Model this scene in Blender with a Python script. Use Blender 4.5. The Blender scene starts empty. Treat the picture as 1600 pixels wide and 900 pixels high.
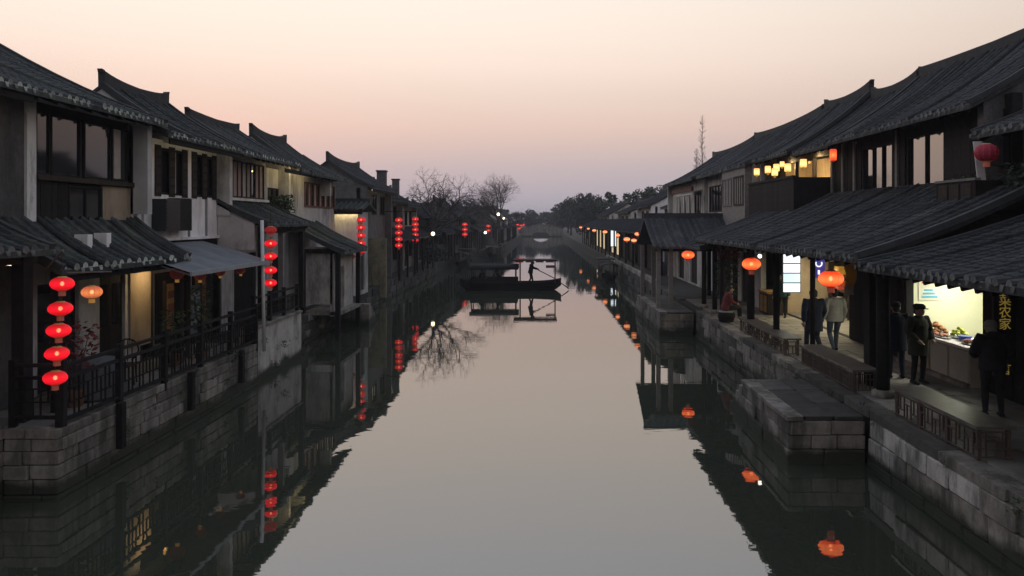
import bpy, math, random
from mathutils import Vector, Matrix
random.seed(7)
R = math.radians
scene = bpy.context.scene
col = scene.collection

# ------------------------------------------------------------------ camera
HC = 4.83                                   # eye height above the water
cam_d = bpy.data.cameras.new('camera'); cam = bpy.data.objects.new('camera', cam_d); col.objects.link(cam)
cam.location = (0, 0, HC); cam.rotation_euler = (R(90), 0, 0)
cam_d.sensor_width = 36.0; cam_d.lens = 36.0 * 1180 / 1600
cam_d.shift_x = -45 / 1600; cam_d.shift_y = -105 / 1600
cam_d.clip_start = 0.1; cam_d.clip_end = 6000
scene.camera = cam
scene.render.resolution_x, scene.render.resolution_y = 1024, 576

# ------------------------------------------------------------------ world: dusk sky
world = bpy.data.worlds.new('World'); scene.world = world; world.use_nodes = True
nt = world.node_tree; N = nt.nodes; L = nt.links
for n in list(N): N.remove(n)
out = N.new('ShaderNodeOutputWorld'); bg = N.new('ShaderNodeBackground')
tc = N.new('ShaderNodeTexCoord'); sep = N.new('ShaderNodeSeparateXYZ')
L.new(tc.outputs['Generated'], sep.inputs[0])
ramp = N.new('ShaderNodeValToRGB'); cr = ramp.color_ramp
def s2l(c): return tuple(((v/255)/12.92 if v/255 <= .04045 else ((v/255+.055)/1.055)**2.4) for v in c)
stops = [(0.0, (172, 166, 176)), (.03, (176, 169, 177)), (.068, (188, 174, 177)), (.095, (204, 182, 177)), (.122, (218, 191, 180)),
         (.163, (227, 205, 192)), (.20, (239, 218, 204)), (.245, (244, 227, 213)), (.29, (245, 231, 219)), (.42, (236, 234, 236)), (.60, (218, 227, 244)), (1.0, (195, 209, 238))]
while len(cr.elements) < len(stops): cr.elements.new(.5)
for e, (p, c) in zip(cr.elements, stops):
    e.position = p; e.color = (*s2l(c), 1)
L.new(sep.outputs['Z'], ramp.inputs[0])
# the afterglow lies ahead and a little to the left: brightness falls off away from it
GLOW = Vector((-.42, .91, 0)).normalized()
dot = N.new('ShaderNodeVectorMath'); dot.operation = 'DOT_PRODUCT'; dot.inputs[1].default_value = GLOW
L.new(tc.outputs['Generated'], dot.inputs[0])
mr = N.new('ShaderNodeMapRange'); mr.interpolation_type = 'SMOOTHSTEP'
mr.inputs['From Min'].default_value = .0; mr.inputs['From Max'].default_value = 1.0
mr.inputs['To Min'].default_value = .56; mr.inputs['To Max'].default_value = 1.03
L.new(dot.outputs['Value'], mr.inputs['Value'])
mul = N.new('ShaderNodeVectorMath'); mul.operation = 'SCALE'
L.new(ramp.outputs['Color'], mul.inputs[0]); L.new(mr.outputs['Result'], mul.inputs['Scale'])
sky = N.new('ShaderNodeTexSky'); sky.sky_type = 'NISHITA'; sky.sun_disc = False
sky.sun_elevation = R(1.0); sky.sun_rotation = math.atan2(GLOW.x, GLOW.y)
sky.air_density = 1.5; sky.dust_density = 3; sky.ozone_density = 2
skm = N.new('ShaderNodeVectorMath'); skm.operation = 'SCALE'; skm.inputs['Scale'].default_value = .03
L.new(sky.outputs['Color'], skm.inputs[0])
add = N.new('ShaderNodeVectorMath'); add.operation = 'ADD'
L.new(mul.outputs[0], add.inputs[0]); L.new(skm.outputs[0], add.inputs[1])
L.new(add.outputs[0], bg.inputs['Color']); bg.inputs['Strength'].default_value = 1.0
L.new(bg.outputs[0], out.inputs['Surface'])

# ------------------------------------------------------------------ sun: already down, a trace of soft afterglow
sd = bpy.data.lights.new('sun', 'SUN'); sd.energy = .12; sd.angle = R(20); sd.color = (1, .78, .6)
sun = bpy.data.objects.new('sun', sd); col.objects.link(sun)
sun.rotation_euler = (-Vector((GLOW.x, GLOW.y, .09))).to_track_quat('-Z', 'Y').to_euler()

scene.view_settings.view_transform = 'Standard'; scene.view_settings.look = 'None'
scene.view_settings.exposure = 0.15; scene.view_settings.gamma = 1.0
scene.cycles.use_denoising = True
scene.cycles.max_bounces = 4; scene.cycles.diffuse_bounces = 2; scene.cycles.glossy_bounces = 2
scene.cycles.transmission_bounces = 3; scene.cycles.transparent_max_bounces = 6
scene.cycles.sample_clamp_indirect = 4.0; scene.cycles.caustics_reflective = False; scene.cycles.caustics_refractive = False

# ------------------------------------------------------------------ materials
M = {}
def mat(name, c, rough=.8, var=.25, scale=3.0, bump=.0, bscale=None, stain=None, stain_scale=1.2, spec=.3, emit=None, estr=0, metal=0, rnd=.0, coords='Object', tide=False, spos=(.50, .68)):
    m = bpy.data.materials.new(name); m.use_nodes = True
    n = m.node_tree.nodes; l = m.node_tree.links; b = n['Principled BSDF']
    b.inputs['Roughness'].default_value = rough; b.inputs['Specular IOR Level'].default_value = spec; b.inputs['Metallic'].default_value = metal
    t = n.new('ShaderNodeTexCoord')
    if coords == 'World':
        g = n.new('ShaderNodeNewGeometry'); vec = g.outputs['Position']
    else: vec = t.outputs['Object']
    no = n.new('ShaderNodeTexNoise'); no.inputs['Scale'].default_value = scale; no.inputs['Detail'].default_value = 6; no.inputs['Roughness'].default_value = .65
    l.new(vec, no.inputs['Vector'])
    rp = n.new('ShaderNodeValToRGB'); e = rp.color_ramp.elements
    e[0].position = .28; e[1].position = .72
    e[0].color = (*[v * (1 - var) for v in c], 1); e[1].color = (*[min(1, v * (1 + var)) for v in c], 1)
    l.new(no.outputs['Fac'], rp.inputs['Fac']); outc = rp.outputs['Color']
    if stain:
        n2 = n.new('ShaderNodeTexNoise'); n2.inputs['Scale'].default_value = stain_scale; n2.inputs['Detail'].default_value = 8; n2.inputs['Roughness'].default_value = .7
        mp = n.new('ShaderNodeMapping'); mp.inputs['Scale'].default_value = (1, 1, .28)
        l.new(vec, mp.inputs[0]); l.new(mp.outputs[0], n2.inputs['Vector'])
        r2 = n.new('ShaderNodeValToRGB'); r2.color_ramp.elements[0].position = spos[0]; r2.color_ramp.elements[1].position = spos[1]
        l.new(n2.outputs['Fac'], r2.inputs['Fac'])
        mx = n.new('ShaderNodeMixRGB'); l.new(r2.outputs['Color'], mx.inputs['Fac']); l.new(outc, mx.inputs[1]); mx.inputs[2].default_value = (*stain, 1)
        outc = mx.outputs[0]
    if rnd:
        oi = n.new('ShaderNodeObjectInfo'); mrr = n.new('ShaderNodeMapRange')
        mrr.inputs['To Min'].default_value = 1 - rnd; mrr.inputs['To Max'].default_value = 1 + rnd
        l.new(oi.outputs['Random'], mrr.inputs['Value'])
        vm = n.new('ShaderNodeVectorMath'); vm.operation = 'SCALE'; l.new(outc, vm.inputs[0]); l.new(mrr.outputs[0], vm.inputs['Scale']); outc = vm.outputs[0]
    if tide:
        g2 = n.new('ShaderNodeNewGeometry'); s3 = n.new('ShaderNodeSeparateXYZ'); l.new(g2.outputs['Position'], s3.inputs[0])
        n5 = n.new('ShaderNodeTexNoise'); n5.inputs['Scale'].default_value = 1.7; n5.inputs['Detail'].default_value = 6; l.new(g2.outputs['Position'], n5.inputs['Vector'])
        ad = n.new('ShaderNodeMath'); ad.operation = 'MULTIPLY_ADD'; l.new(n5.outputs['Fac'], ad.inputs[0]); ad.inputs[1].default_value = -.55; l.new(s3.outputs['Z'], ad.inputs[2])
        mt = n.new('ShaderNodeMapRange'); mt.inputs['From Min'].default_value = -.06; mt.inputs['From Max'].default_value = .10; mt.inputs['To Min'].default_value = 1; mt.inputs['To Max'].default_value = 0; l.new(ad.outputs[0], mt.inputs['Value'])
        mx2 = n.new('ShaderNodeMixRGB'); l.new(mt.outputs[0], mx2.inputs['Fac']); l.new(outc, mx2.inputs[1]); mx2.inputs[2].default_value = (.035, .040, .028, 1); outc = mx2.outputs[0]
    l.new(outc, b.inputs['Base Color'])
    if bump:
        n3 = n.new('ShaderNodeTexNoise'); n3.inputs['Scale'].default_value = bscale or scale * 4; n3.inputs['Detail'].default_value = 5
        l.new(vec, n3.inputs['Vector'])
        bp = n.new('ShaderNodeBump'); bp.inputs['Strength'].default_value = bump; bp.inputs['Distance'].default_value = .03
        l.new(n3.outputs['Fac'], bp.inputs['Height']); l.new(bp.outputs[0], b.inputs['Normal'])
    if emit:
        b.inputs['Emission Color'].default_value = (*emit, 1); b.inputs['Emission Strength'].default_value = estr
    M[name] = m; return m

mat('tile', (.031, .033, .038), .85, .55, 7, .3, rnd=.40, stain=(.070, .072, .070), stain_scale=1.3, coords='World')
mat('tile_left', (.043, .048, .051), .85, .55, 7, .3, rnd=.40, stain=(.085, .10, .075), stain_scale=1.3, coords='World')
mat('tile_end', (.11, .115, .115), .9, .5, 8, .2, rnd=.45)
mat('tile_end_pale', (.34, .37, .34), .9, .5, 8, .2, rnd=.55)
mat('ridge', (.045, .048, .052), .9, .3, 4, .2)
mat('plaster', (.80, .79, .80), .92, .12, 1.5, .15, 12, stain=(.46, .45, .45), stain_scale=.9)
mat('plaster_grey', (.46, .455, .455), .92, .2, 1.5, .2, 12, stain=(.13, .13, .14), stain_scale=1.1)
mat('plaster_dirty', (.45, .425, .405), .95, .3, 2, .4, 10, stain=(.09, .09, .088), stain_scale=1.6, coords='World', tide=True)
mat('plaster_peel', (.66, .66, .66), .92, .15, 2, .4, 10, stain=(.06, .055, .055), stain_scale=2.4)
mat('plaster_lamplight_stained', (.24, .215, .14), .95, .4, 2, .4, 10, stain=(.06, .065, .045), stain_scale=1.4, coords='World', tide=True)  # yellow-green lamplight put into the base colour, over it real dark stains
mat('weathered', (.12, .118, .122), .95, .35, 1.6, .3, 10, stain=(.045, .044, .044), stain_scale=1.2)
mat('plaster_beige', (.36, .29, .21), .92, .15, 2, .15, 12, stain=(.2, .15, .11))
mat('brick_wall', (.10, .095, .10), .95, .35, 6, .5, 25, stain=(.05, .05, .05))
mat('stone', (.21, .19, .17), .9, .35, 4, .6, 14, stain=(.075, .072, .062), stain_scale=1.6, rnd=.28, coords='World', tide=True, spos=(.45, .60))
mat('stone_pale', (.37, .35, .325), .9, .3, 3, .5, 14, stain=(.10, .10, .09), stain_scale=1.5, rnd=.25, coords='World', tide=True, spos=(.46, .60))
mat('stone_dark', (.07, .066, .062), .9, .4, 3, .5, 14, rnd=.3, coords='World')
mat('slab', (.19, .18, .165), .8, .3, 2.5, .3, 14, stain=(.11, .105, .1), rnd=.2, coords='World')
mat('mortar', (.05, .048, .045), .95, .3, 6, .3)
mat('wet_stone', (.030, .032, .029), .85, .4, 1.5, .5, 6, stain=(.018, .024, .017), coords='World')
mat('earth', (.045, .043, .038), .95, .3, 1, .3, 5)
mat('wood', (.016, .015, .0155), .8, .45, 6, .15, 30, rnd=.3, spec=.12)
mat('wood_brown', (.036, .027, .023), .8, .4, 6, .15, 30, rnd=.25, spec=.15)
mat('wood_red', (.13, .045, .03), .7, .35, 6, .15, 30, rnd=.2)
mat('wood_grey', (.17, .16, .155), .8, .3, 6, .15, 30, rnd=.2)
mat('wood_lattice', (.075, .055, .047), .6, .3, 8, .1, 30, rnd=.15)
mat('seat_board', (.10, .09, .08), .45, .3, 4, .1, 20)
mat('glass', (.012, .014, .017), .06, .2, 1, spec=.9)
mat('glass_lit', (.30, .31, .32), .25, .15, 2, spec=.5)
mat('curtain', (.40, .37, .34), .9, .2, 5)
mat('curtain_pink', (.36, .27, .25), .9, .2, 5)
mat('metal_dark', (.03, .033, .036), .5, .2, 4, metal=.3)
mat('metal_grey', (.25, .26, .27), .5, .2, 4, metal=.2)
mat('white_paint', (.62, .62, .62), .6, .12, 4, stain=(.4, .38, .36))
mat('canvas', (.15, .165, .185), .85, .2, 2, .1, 20)
mat('canvas_edge', (.30, .32, .34), .85, .2, 2)
mat('gold', (.50, .36, .10), .5, .2, 5)
mat('cord', (.05, .04, .035), .9, .2, 5)
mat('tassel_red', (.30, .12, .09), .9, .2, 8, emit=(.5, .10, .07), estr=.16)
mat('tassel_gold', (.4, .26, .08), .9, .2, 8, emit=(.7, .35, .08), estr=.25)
mat('paper_dim', (.36, .14, .11), .8, .2, 6)
mat('paper_dim_red', (.30, .03, .06), .8, .2, 6)
mat('bark', (.045, .038, .035), .9, .3, 10, .3)
mat('leaf_dark', (.035, .050, .036), .8, .4, 2, rnd=.2)
mat('leaf_mid', (.055, .085, .04), .8, .4, 3, rnd=.2)
mat('leaf_red', (.13, .03, .03), .8, .4, 3)
mat('terracotta', (.16, .08, .05), .85, .2, 6)
mat('skin', (.35, .22, .16), .6, .08, 10)
mat('hair', (.02, .018, .017), .6, .2, 20)
mat('hair_grey', (.22, .21, .20), .7, .2, 20)
mat('cloth_black', (.014, .015, .019), .9, .3, 8, .1, 20)
mat('cloth_navy', (.018, .024, .042), .9, .3, 8, .1, 20)
mat('cloth_olive', (.030, .034, .026), .9, .3, 8, .1, 20)
mat('cloth_pale', (.38, .37, .34), .9, .15, 6, .1, 20)
mat('cloth_jeans', (.075, .095, .125), .9, .2, 8, .1, 20)
mat('cloth_maroon', (.14, .03, .035), .9, .25, 8, .1, 20)
mat('cloth_teal', (.02, .07, .065), .9, .25, 8)
mat('cloth_orange', (.62, .34, .07), .9, .25, 6)
mat('cloth_table', (.10, .105, .115), .9, .2, 6)
mat('boat_wood', (.013, .0125, .013), .9, .3, 5, .15, 20)
mat('boat_red', (.14, .04, .035), .6, .3, 5)
mat('shop_wall', (.68, .68, .50), .8, .05, 2)
mat('counter_front', (.34, .31, .26), .6, .15, 3)
mat('counter_panel', (.42, .40, .36), .6, .12, 3)
mat('counter_top', (.75, .70, .70), .4, .15, 12)
mat('pastry', (.34, .17, .07), .7, .4, 9, rnd=.4)
mat('greens', (.50, .55, .10), .7, .3, 9, rnd=.3)
mat('tray_blue', (.03, .07, .35), .5, .1, 4)
mat('pink_paper', (.60, .27, .20), .7, .2, 7)
mat('poster_red', (.5, .08, .05), .7, .3, 12)
mat('poster_pale', (.62, .60, .50), .7, .12, 6)
mat('poster_blue', (.10, .35, .50), .7, .3, 12)
mat('board_black', (.018, .016, .02), .5, .2, 4)
mat('board_amber', (.26, .15, .05), .7, .4, 5)

def emis(name, c, s, base=(.3, .1, .08)):
    m = bpy.data.materials.new(name); m.use_nodes = True
    n = m.node_tree.nodes; l = m.node_tree.links; b = n['Principled BSDF']
    b.inputs['Base Color'].default_value = (*base, 1); b.inputs['Roughness'].default_value = .7
    b.inputs['Emission Color'].default_value = (*c, 1); b.inputs['Emission Strength'].default_value = s
    M[name] = m; return m
def paper(name, c_edge, c_mid, s, base=(.22, .015, .012)):
    """a lit paper shade: the lamp hangs at its centre, so the belly is brightest"""
    m = emis(name, c_mid, s, base); n = m.node_tree.nodes; l = m.node_tree.links; b = n['Principled BSDF']
    t = n.new('ShaderNodeTexCoord'); sp = n.new('ShaderNodeSeparateXYZ'); l.new(t.outputs['Generated'], sp.inputs[0])
    rp = n.new('ShaderNodeValToRGB'); rp.color_ramp.interpolation = 'EASE'
    e = rp.color_ramp.elements; e[0].position = .0; e[0].color = (*c_edge, 1); e[1].position = 1; e[1].color = (*c_edge, 1)
    k = e.new(.45); k.color = (*c_mid, 1)
    l.new(sp.outputs['Z'], rp.inputs[0]); l.new(rp.outputs[0], b.inputs['Emission Color'])
    tr = n.new('ShaderNodeBsdfTransparent'); tr.inputs[0].default_value = (1, .55, .42, 1)        # thin paper: the bulb shows through a little
    ms = n.new('ShaderNodeMixShader'); ms.inputs[0].default_value = .13; ou = n['Material Output']
    l.new(b.outputs[0], ms.inputs[1]); l.new(tr.outputs[0], ms.inputs[2]); l.new(ms.outputs[0], ou.inputs['Surface'])
paper('lantern_red', (.40, .001, .006), (1, .008, .024), .98)
paper('lantern_red_far', (.42, .006, .014), (.9, .022, .035), .74)
paper('lantern_red_dim', (.10, .004, .006), (.2, .01, .012), .8)
paper('lantern_orange', (.75, .045, .01), (1, .20, .05), 1.35)
paper('lantern_far', (.75, .10, .03), (1, .42, .18), 1.5)
paper('lantern_peach', (.55, .13, .05), (1, .32, .10), .75)
paper('lantern_yellow', (1, .42, .10), (1, .70, .28), 1.9)
emis('rib_red', (.35, .01, .01), .6)
emis('led', (1, .76, .36), 20)
emis('led_soft', (1, .80, .46), 3.2)
emis('bulb_soft', (1, .62, .16), .8)
emis('globe_warm', (1, .74, .38), 6)
emis('globe_white', (1, .93, .80), 6)
emis('lamp_white', (1, .93, .80), 3.2)
emis('lamp_warm', (1, .72, .35), 2.2)
emis('bulb_hot', (1, .62, .34), 9)
emis('tube_white', (.92, 1, .93), 9)
emis('box_white', (.80, .93, 1), 1.15)
emis('box_cyan', (.55, .95, 1), 1.0)
emis('box_blue', (.01, .04, .35), .5)
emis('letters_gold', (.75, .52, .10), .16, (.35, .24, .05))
emis('door_glow', (.9, .74, .42), .6)

# ------------------------------------------------------------------ builders
W = {}
def wl(o): return W.get(o.name, Vector((0, 0, 0))) if o else Vector((0, 0, 0))
def link(o, parent=None, loc=(0, 0, 0)):
    col.objects.link(o); loc = Vector(loc)
    if parent: o.parent = parent
    o.location = loc - wl(parent); W[o.name] = loc
    return o
def tag(o, label=None, cat=None, group=None, kind=None):
    if label: o['label'] = label
    if cat: o['category'] = cat
    if group: o['group'] = group
    if kind: o['kind'] = kind
    return o
def thing(name, loc, label, cat, group=None):
    o = bpy.data.objects.new(name, None); o.empty_display_size = .2
    link(o, None, loc); return tag(o, label, cat, group)
class MB:
    def __init__(s): s.v = []; s.f = []; s.m = []
    def add(s, vs, fs, mi=0):
        k = len(s.v); s.v += [tuple(p) for p in vs]; s.f += [tuple(k + i for i in f) for f in fs]; s.m += [mi] * len(fs); return s
    def box(s, a, b, mi=0):
        x0, x1 = sorted((a[0], b[0])); y0, y1 = sorted((a[1], b[1])); z0, z1 = sorted((a[2], b[2]))
        return s.add([(x0,y0,z0),(x1,y0,z0),(x1,y1,z0),(x0,y1,z0),(x0,y0,z1),(x1,y0,z1),(x1,y1,z1),(x0,y1,z1)],
                     [(0,3,2,1),(4,5,6,7),(0,1,5,4),(1,2,6,5),(2,3,7,6),(3,0,4,7)], mi)
    def bar(s, p, q, w, h=None, mi=0, up=(0, 0, 1)):
        p, q = Vector(p), Vector(q); h = h or w; d = (q - p).normalized(); u = Vector(up)
        if abs(d.dot(u)) > .98: u = Vector((0, 1, 0))
        a = d.cross(u).normalized() * w / 2; b = a.cross(d).normalized() * h / 2
        return s.add([p-a-b, p+a-b, p+a+b, p-a+b, q-a-b, q+a-b, q+a+b, q-a+b], [(0,1,2,3),(7,6,5,4),(0,4,5,1),(1,5,6,2),(2,6,7,3),(3,7,4,0)], mi)
    def tube(s, pts, rad, n=8, mi=0, cap=True):
        pts = [Vector(p) for p in pts]; k = len(s.v)
        if not isinstance(rad, (list, tuple)): rad = [rad] * len(pts)
        prev = None
        for i, p in enumerate(pts):
            d = (pts[min(i+1, len(pts)-1)] - pts[max(i-1, 0)]).normalized()
            if prev is None:
                a = d.cross(Vector((0, 0, 1)) if abs(d.z) < .9 else Vector((0, 1, 0))).normalized()
            else: a = (prev - d * prev.dot(d)).normalized()
            prev = a; b = d.cross(a)
            for j in range(n):
                t = 2 * math.pi * j / n; s.v.append(tuple(p + (a * math.cos(t) + b * math.sin(t)) * rad[i]))
        for i in range(len(pts) - 1):
            for j in range(n):
                s.f.append((k+i*n+j, k+i*n+(j+1) % n, k+(i+1)*n+(j+1) % n, k+(i+1)*n+j)); s.m.append(mi)
        if cap:
            s.f.append(tuple(k + j for j in reversed(range(n)))); s.m.append(mi)
            e = k + (len(pts)-1)*n; s.f.append(tuple(e + j for j in range(n))); s.m.append(mi)
        return s
    def loft(s, secs, n=14, mi=0):
        """sections (centre, rx, ry) stacked upwards, ellipses in XY"""
        k = len(s.v)
        for c, rx, ry in secs:
            for j in range(n):
                t = 2 * math.pi * j / n; s.v.append((c[0] + rx*math.cos(t), c[1] + ry*math.sin(t), c[2]))
        for i in range(len(secs) - 1):
            for j in range(n): s.f.append((k+i*n+j, k+i*n+(j+1) % n, k+(i+1)*n+(j+1) % n, k+(i+1)*n+j)); s.m.append(mi)
        s.f.append(tuple(k + j for j in reversed(range(n)))); s.m.append(mi)
        e = k + (len(secs)-1)*n; s.f.append(tuple(e + j for j in range(n))); s.m.append(mi)
        return s
    def ball(s, c, r, n=12, m=7, mi=0):
        r = (r, r, r) if not isinstance(r, (list, tuple)) else r
        return s.loft([((c[0], c[1], c[2] - r[2]*math.cos(math.pi*(i+.15)/(m+.3))), r[0]*math.sin(math.pi*(i+.15)/(m+.3)), r[1]*math.sin(math.pi*(i+.15)/(m+.3))) for i in range(m+1)], n, mi)
    def prism(s, poly, ax, c0, c1, mi=0):
        """poly of 2-D points extruded along axis ax ('x': (y,z), 'y': (x,z), 'z': (x,y))"""
        def pt(p, c): return {'x': (c, p[0], p[1]), 'y': (p[0], c, p[1]), 'z': (p[0], p[1], c)}[ax]
        n = len(poly); vs = [pt(p, c0) for p in poly] + [pt(p, c1) for p in poly]
        fs = [tuple(range(n)), tuple(reversed(range(n, 2*n)))] + [(i, i+n, (i+1) % n + n, (i+1) % n) for i in range(n)]
        return s.add(vs, fs, mi)
    def mesh(s, name, mats, smooth=False, origin=(0, 0, 0)):
        me = bpy.data.meshes.new(name); o = Vector(origin)
        me.from_pydata([tuple(Vector(p) - o) for p in s.v], [], s.f)
        for m in (mats if isinstance(mats, (list, tuple)) else [mats]): me.materials.append(M[m] if isinstance(m, str) else m)
        if any(s.m): me.polygons.foreach_set('material_index', s.m)
        if smooth: me.polygons.foreach_set('use_smooth', [True] * len(s.f))
        me.update(); return me
    def build(s, name, mats, parent=None, smooth=False, origin=None):
        if origin is None:
            xs, ys, zs = zip(*s.v); origin = ((min(xs)+max(xs))/2, (min(ys)+max(ys))/2, min(zs))
        o = bpy.data.objects.new(name, s.mesh(name, mats, smooth, origin))
        return link(o, parent, origin)
def inst(name, me, parent, loc, rot=None, scale=None):
    o = bpy.data.objects.new(name, me); link(o, parent, loc)
    if rot: o.rotation_euler = rot
    if scale: o.scale = scale
    return o
def copy_tree(o, parent=None):
    c = o.copy(); col.objects.link(c); c.parent = parent
    for ch in list(o.children): copy_tree(ch, c)
    return c
def place(proto, used, loc, rz=0, sc=1, label=None, group=None):
    o = proto if not used else copy_tree(proto)
    o.location = loc; o.rotation_euler = (0, 0, rz); o.scale = (sc,)*3
    if label: o['label'] = label
    if group: o['group'] = group
    W[o.name] = Vector(loc)
    return o
# ------------------------------------------------------------------ architecture helpers
class Pl:
    """a wall plane: ax 'x' (X = c, u runs along Y) or 'y' (Y = c, u runs along X); sg is the outward direction"""
    def __init__(s, ax, c, sg): s.ax, s.c, s.sg = ax, c, sg
    def p(s, u, d, z): return (s.c + s.sg*d, u, z) if s.ax == 'x' else (u, s.c + s.sg*d, z)
    def box(s, mb, u0, u1, d0, d1, z0, z1, mi=0): return mb.box(s.p(u0, d0, z0), s.p(u1, d1, z1), mi)
def wall(parent, pl, u0, u1, z0, z1, holes=(), m='plaster', th=.22, name='wall'):
    us = sorted({u0, u1, *[h[0] for h in holes], *[h[1] for h in holes]}); zs = sorted({z0, z1, *[h[2] for h in holes], *[h[3] for h in holes]})
    us = [u for u in us if u0 <= u <= u1]; zs = [z for z in zs if z0 <= z <= z1]
    mb = MB()
    for a, b in zip(us, us[1:]):
        run = None
        for c, d in list(zip(zs, zs[1:])) + [(None, None)]:
            solid = c is not None and not any(h[0] < (a+b)/2 < h[1] and h[2] < (c+d)/2 < h[3] for h in holes)
            if solid: run = (run[0], d) if run else (c, d)
            elif run: pl.box(mb, a, b, -th, 0, run[0], run[1]); run = None
    return mb.build(name, m, parent)
def window(parent, pl, u0, u1, z0, z1, nu=2, nz=1, fw=.06, proud=.02, m='wood', g='glass', inset=.025, sill=False, mull=.035, panes=None):
    mb = MB()
    pl.box(mb, u0, u1, -inset-.04, proud, z0, z0+fw); pl.box(mb, u0, u1, -inset-.04, proud, z1-fw, z1)
    pl.box(mb, u0, u0+fw, -inset-.04, proud-.002, z0+fw, z1-fw); pl.box(mb, u1-fw, u1, -inset-.04, proud-.002, z0+fw, z1-fw)
    w = mb.build('window', m, parent)
    au, bu, az, bz = u0+fw, u1-fw, z0+fw, z1-fw
    for i in range(1, nu):
        c = au + (bu-au)*i/nu; q = MB(); pl.box(q, c-mull/2, c+mull/2, -inset-.02, proud-.012, az, bz); q.build('mullion', m, w)
    for j in range(1, nz):
        c = az + (bz-az)*j/nz; q = MB(); pl.box(q, au, bu, -inset-.02, proud-.016, c-mull/2, c+mull/2); q.build('mullion', m, w)
    for i in range(nu):
        for j in range(nz):
            a = au + (bu-au)*i/nu + mull/2; b = au + (bu-au)*(i+1)/nu - mull/2; c = az + (bz-az)*j/nz + mull/2; d = az + (bz-az)*(j+1)/nz - mull/2
            gm = panes[(i*nz + j) % len(panes)] if panes else g
            t = random.uniform(-.006, .006)
            q = MB(); pl.box(q, a-.005, b+.005, -inset-.012+t, -inset+t, c-.005, d+.005); q.build('pane', gm, w)
    if sill:
        q = MB(); pl.box(q, u0-.08, u1+.08, -.05, .12, z0-.07, z0-.003); q.build('sill', 'stone' if sill is True else sill, w)
    return w
def planks(parent, pl, u0, u1, z0, z1, n, m='wood', gap=.008, th=.03, name='plank', d=.0):
    for i in range(n):
        a = u0 + (u1-u0)*i/n; b = u0 + (u1-u0)*(i+1)/n - gap; e = random.uniform(0, .012)
        q = MB(); pl.box(q, a, b, d-.02, d+th+e, z0, z1); q.build(name, m, parent)
def prof(t): return .70*t + .30*t*t
_tile = {}
def tile_mesh(dx, dz, sp, m, me_):
    """one course of cover tiles from eave to ridge, stepped, with its round end tile and a drip tile beside it"""
    key = (round(dx, 3), round(dz, 3), sp, m, me_)
    if key in _tile: return _tile[key]
    mb = MB(); ln = math.hypot(dx, dz); n = max(6, int(ln / .21)); r = sp * .27; lift = .012
    prevring = None
    for i in range(n):
        for q, t, rr in ((0, i/n, r*1.06), (1, (i+1)/n, r*.92)):
            X = dx*t; Z = dz*prof(t) + (lift if q == 0 else 0)
            ring = []
            for j in range(5):
                a = math.pi*j/4; mb.v.append((X, -rr*math.cos(a), Z + rr*1.0*math.sin(a) + .005)); ring.append(len(mb.v)-1)
            if prevring:
                for j in range(4): mb.f.append((prevring[j], prevring[j+1], ring[j+1], ring[j])); mb.m.append(0)
            prevring = ring
    # end cap (round tile end) and drip
    k = len(mb.v); s = -1 if dx > 0 else 1
    mb.add([(0, -r*1.15, -.005), (0, -r*.8, r*.95), (0, 0, r*1.32), (0, r*.8, r*.95), (0, r*1.15, -.005), (0, 0, -r*.5)], [(0, 1, 2, 3, 4, 5)], 1)
    mb.add([(s*.015, r*1.1, .012), (s*.015, sp-r*1.1, .012), (s*.03, sp*.5+r*.45, -.075), (s*.03, sp*.5-r*.45, -.075)], [(0, 1, 2, 3)], 1)
    _tile[key] = mb.mesh('tile_course', [m, me_]); return _tile[key]
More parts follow.
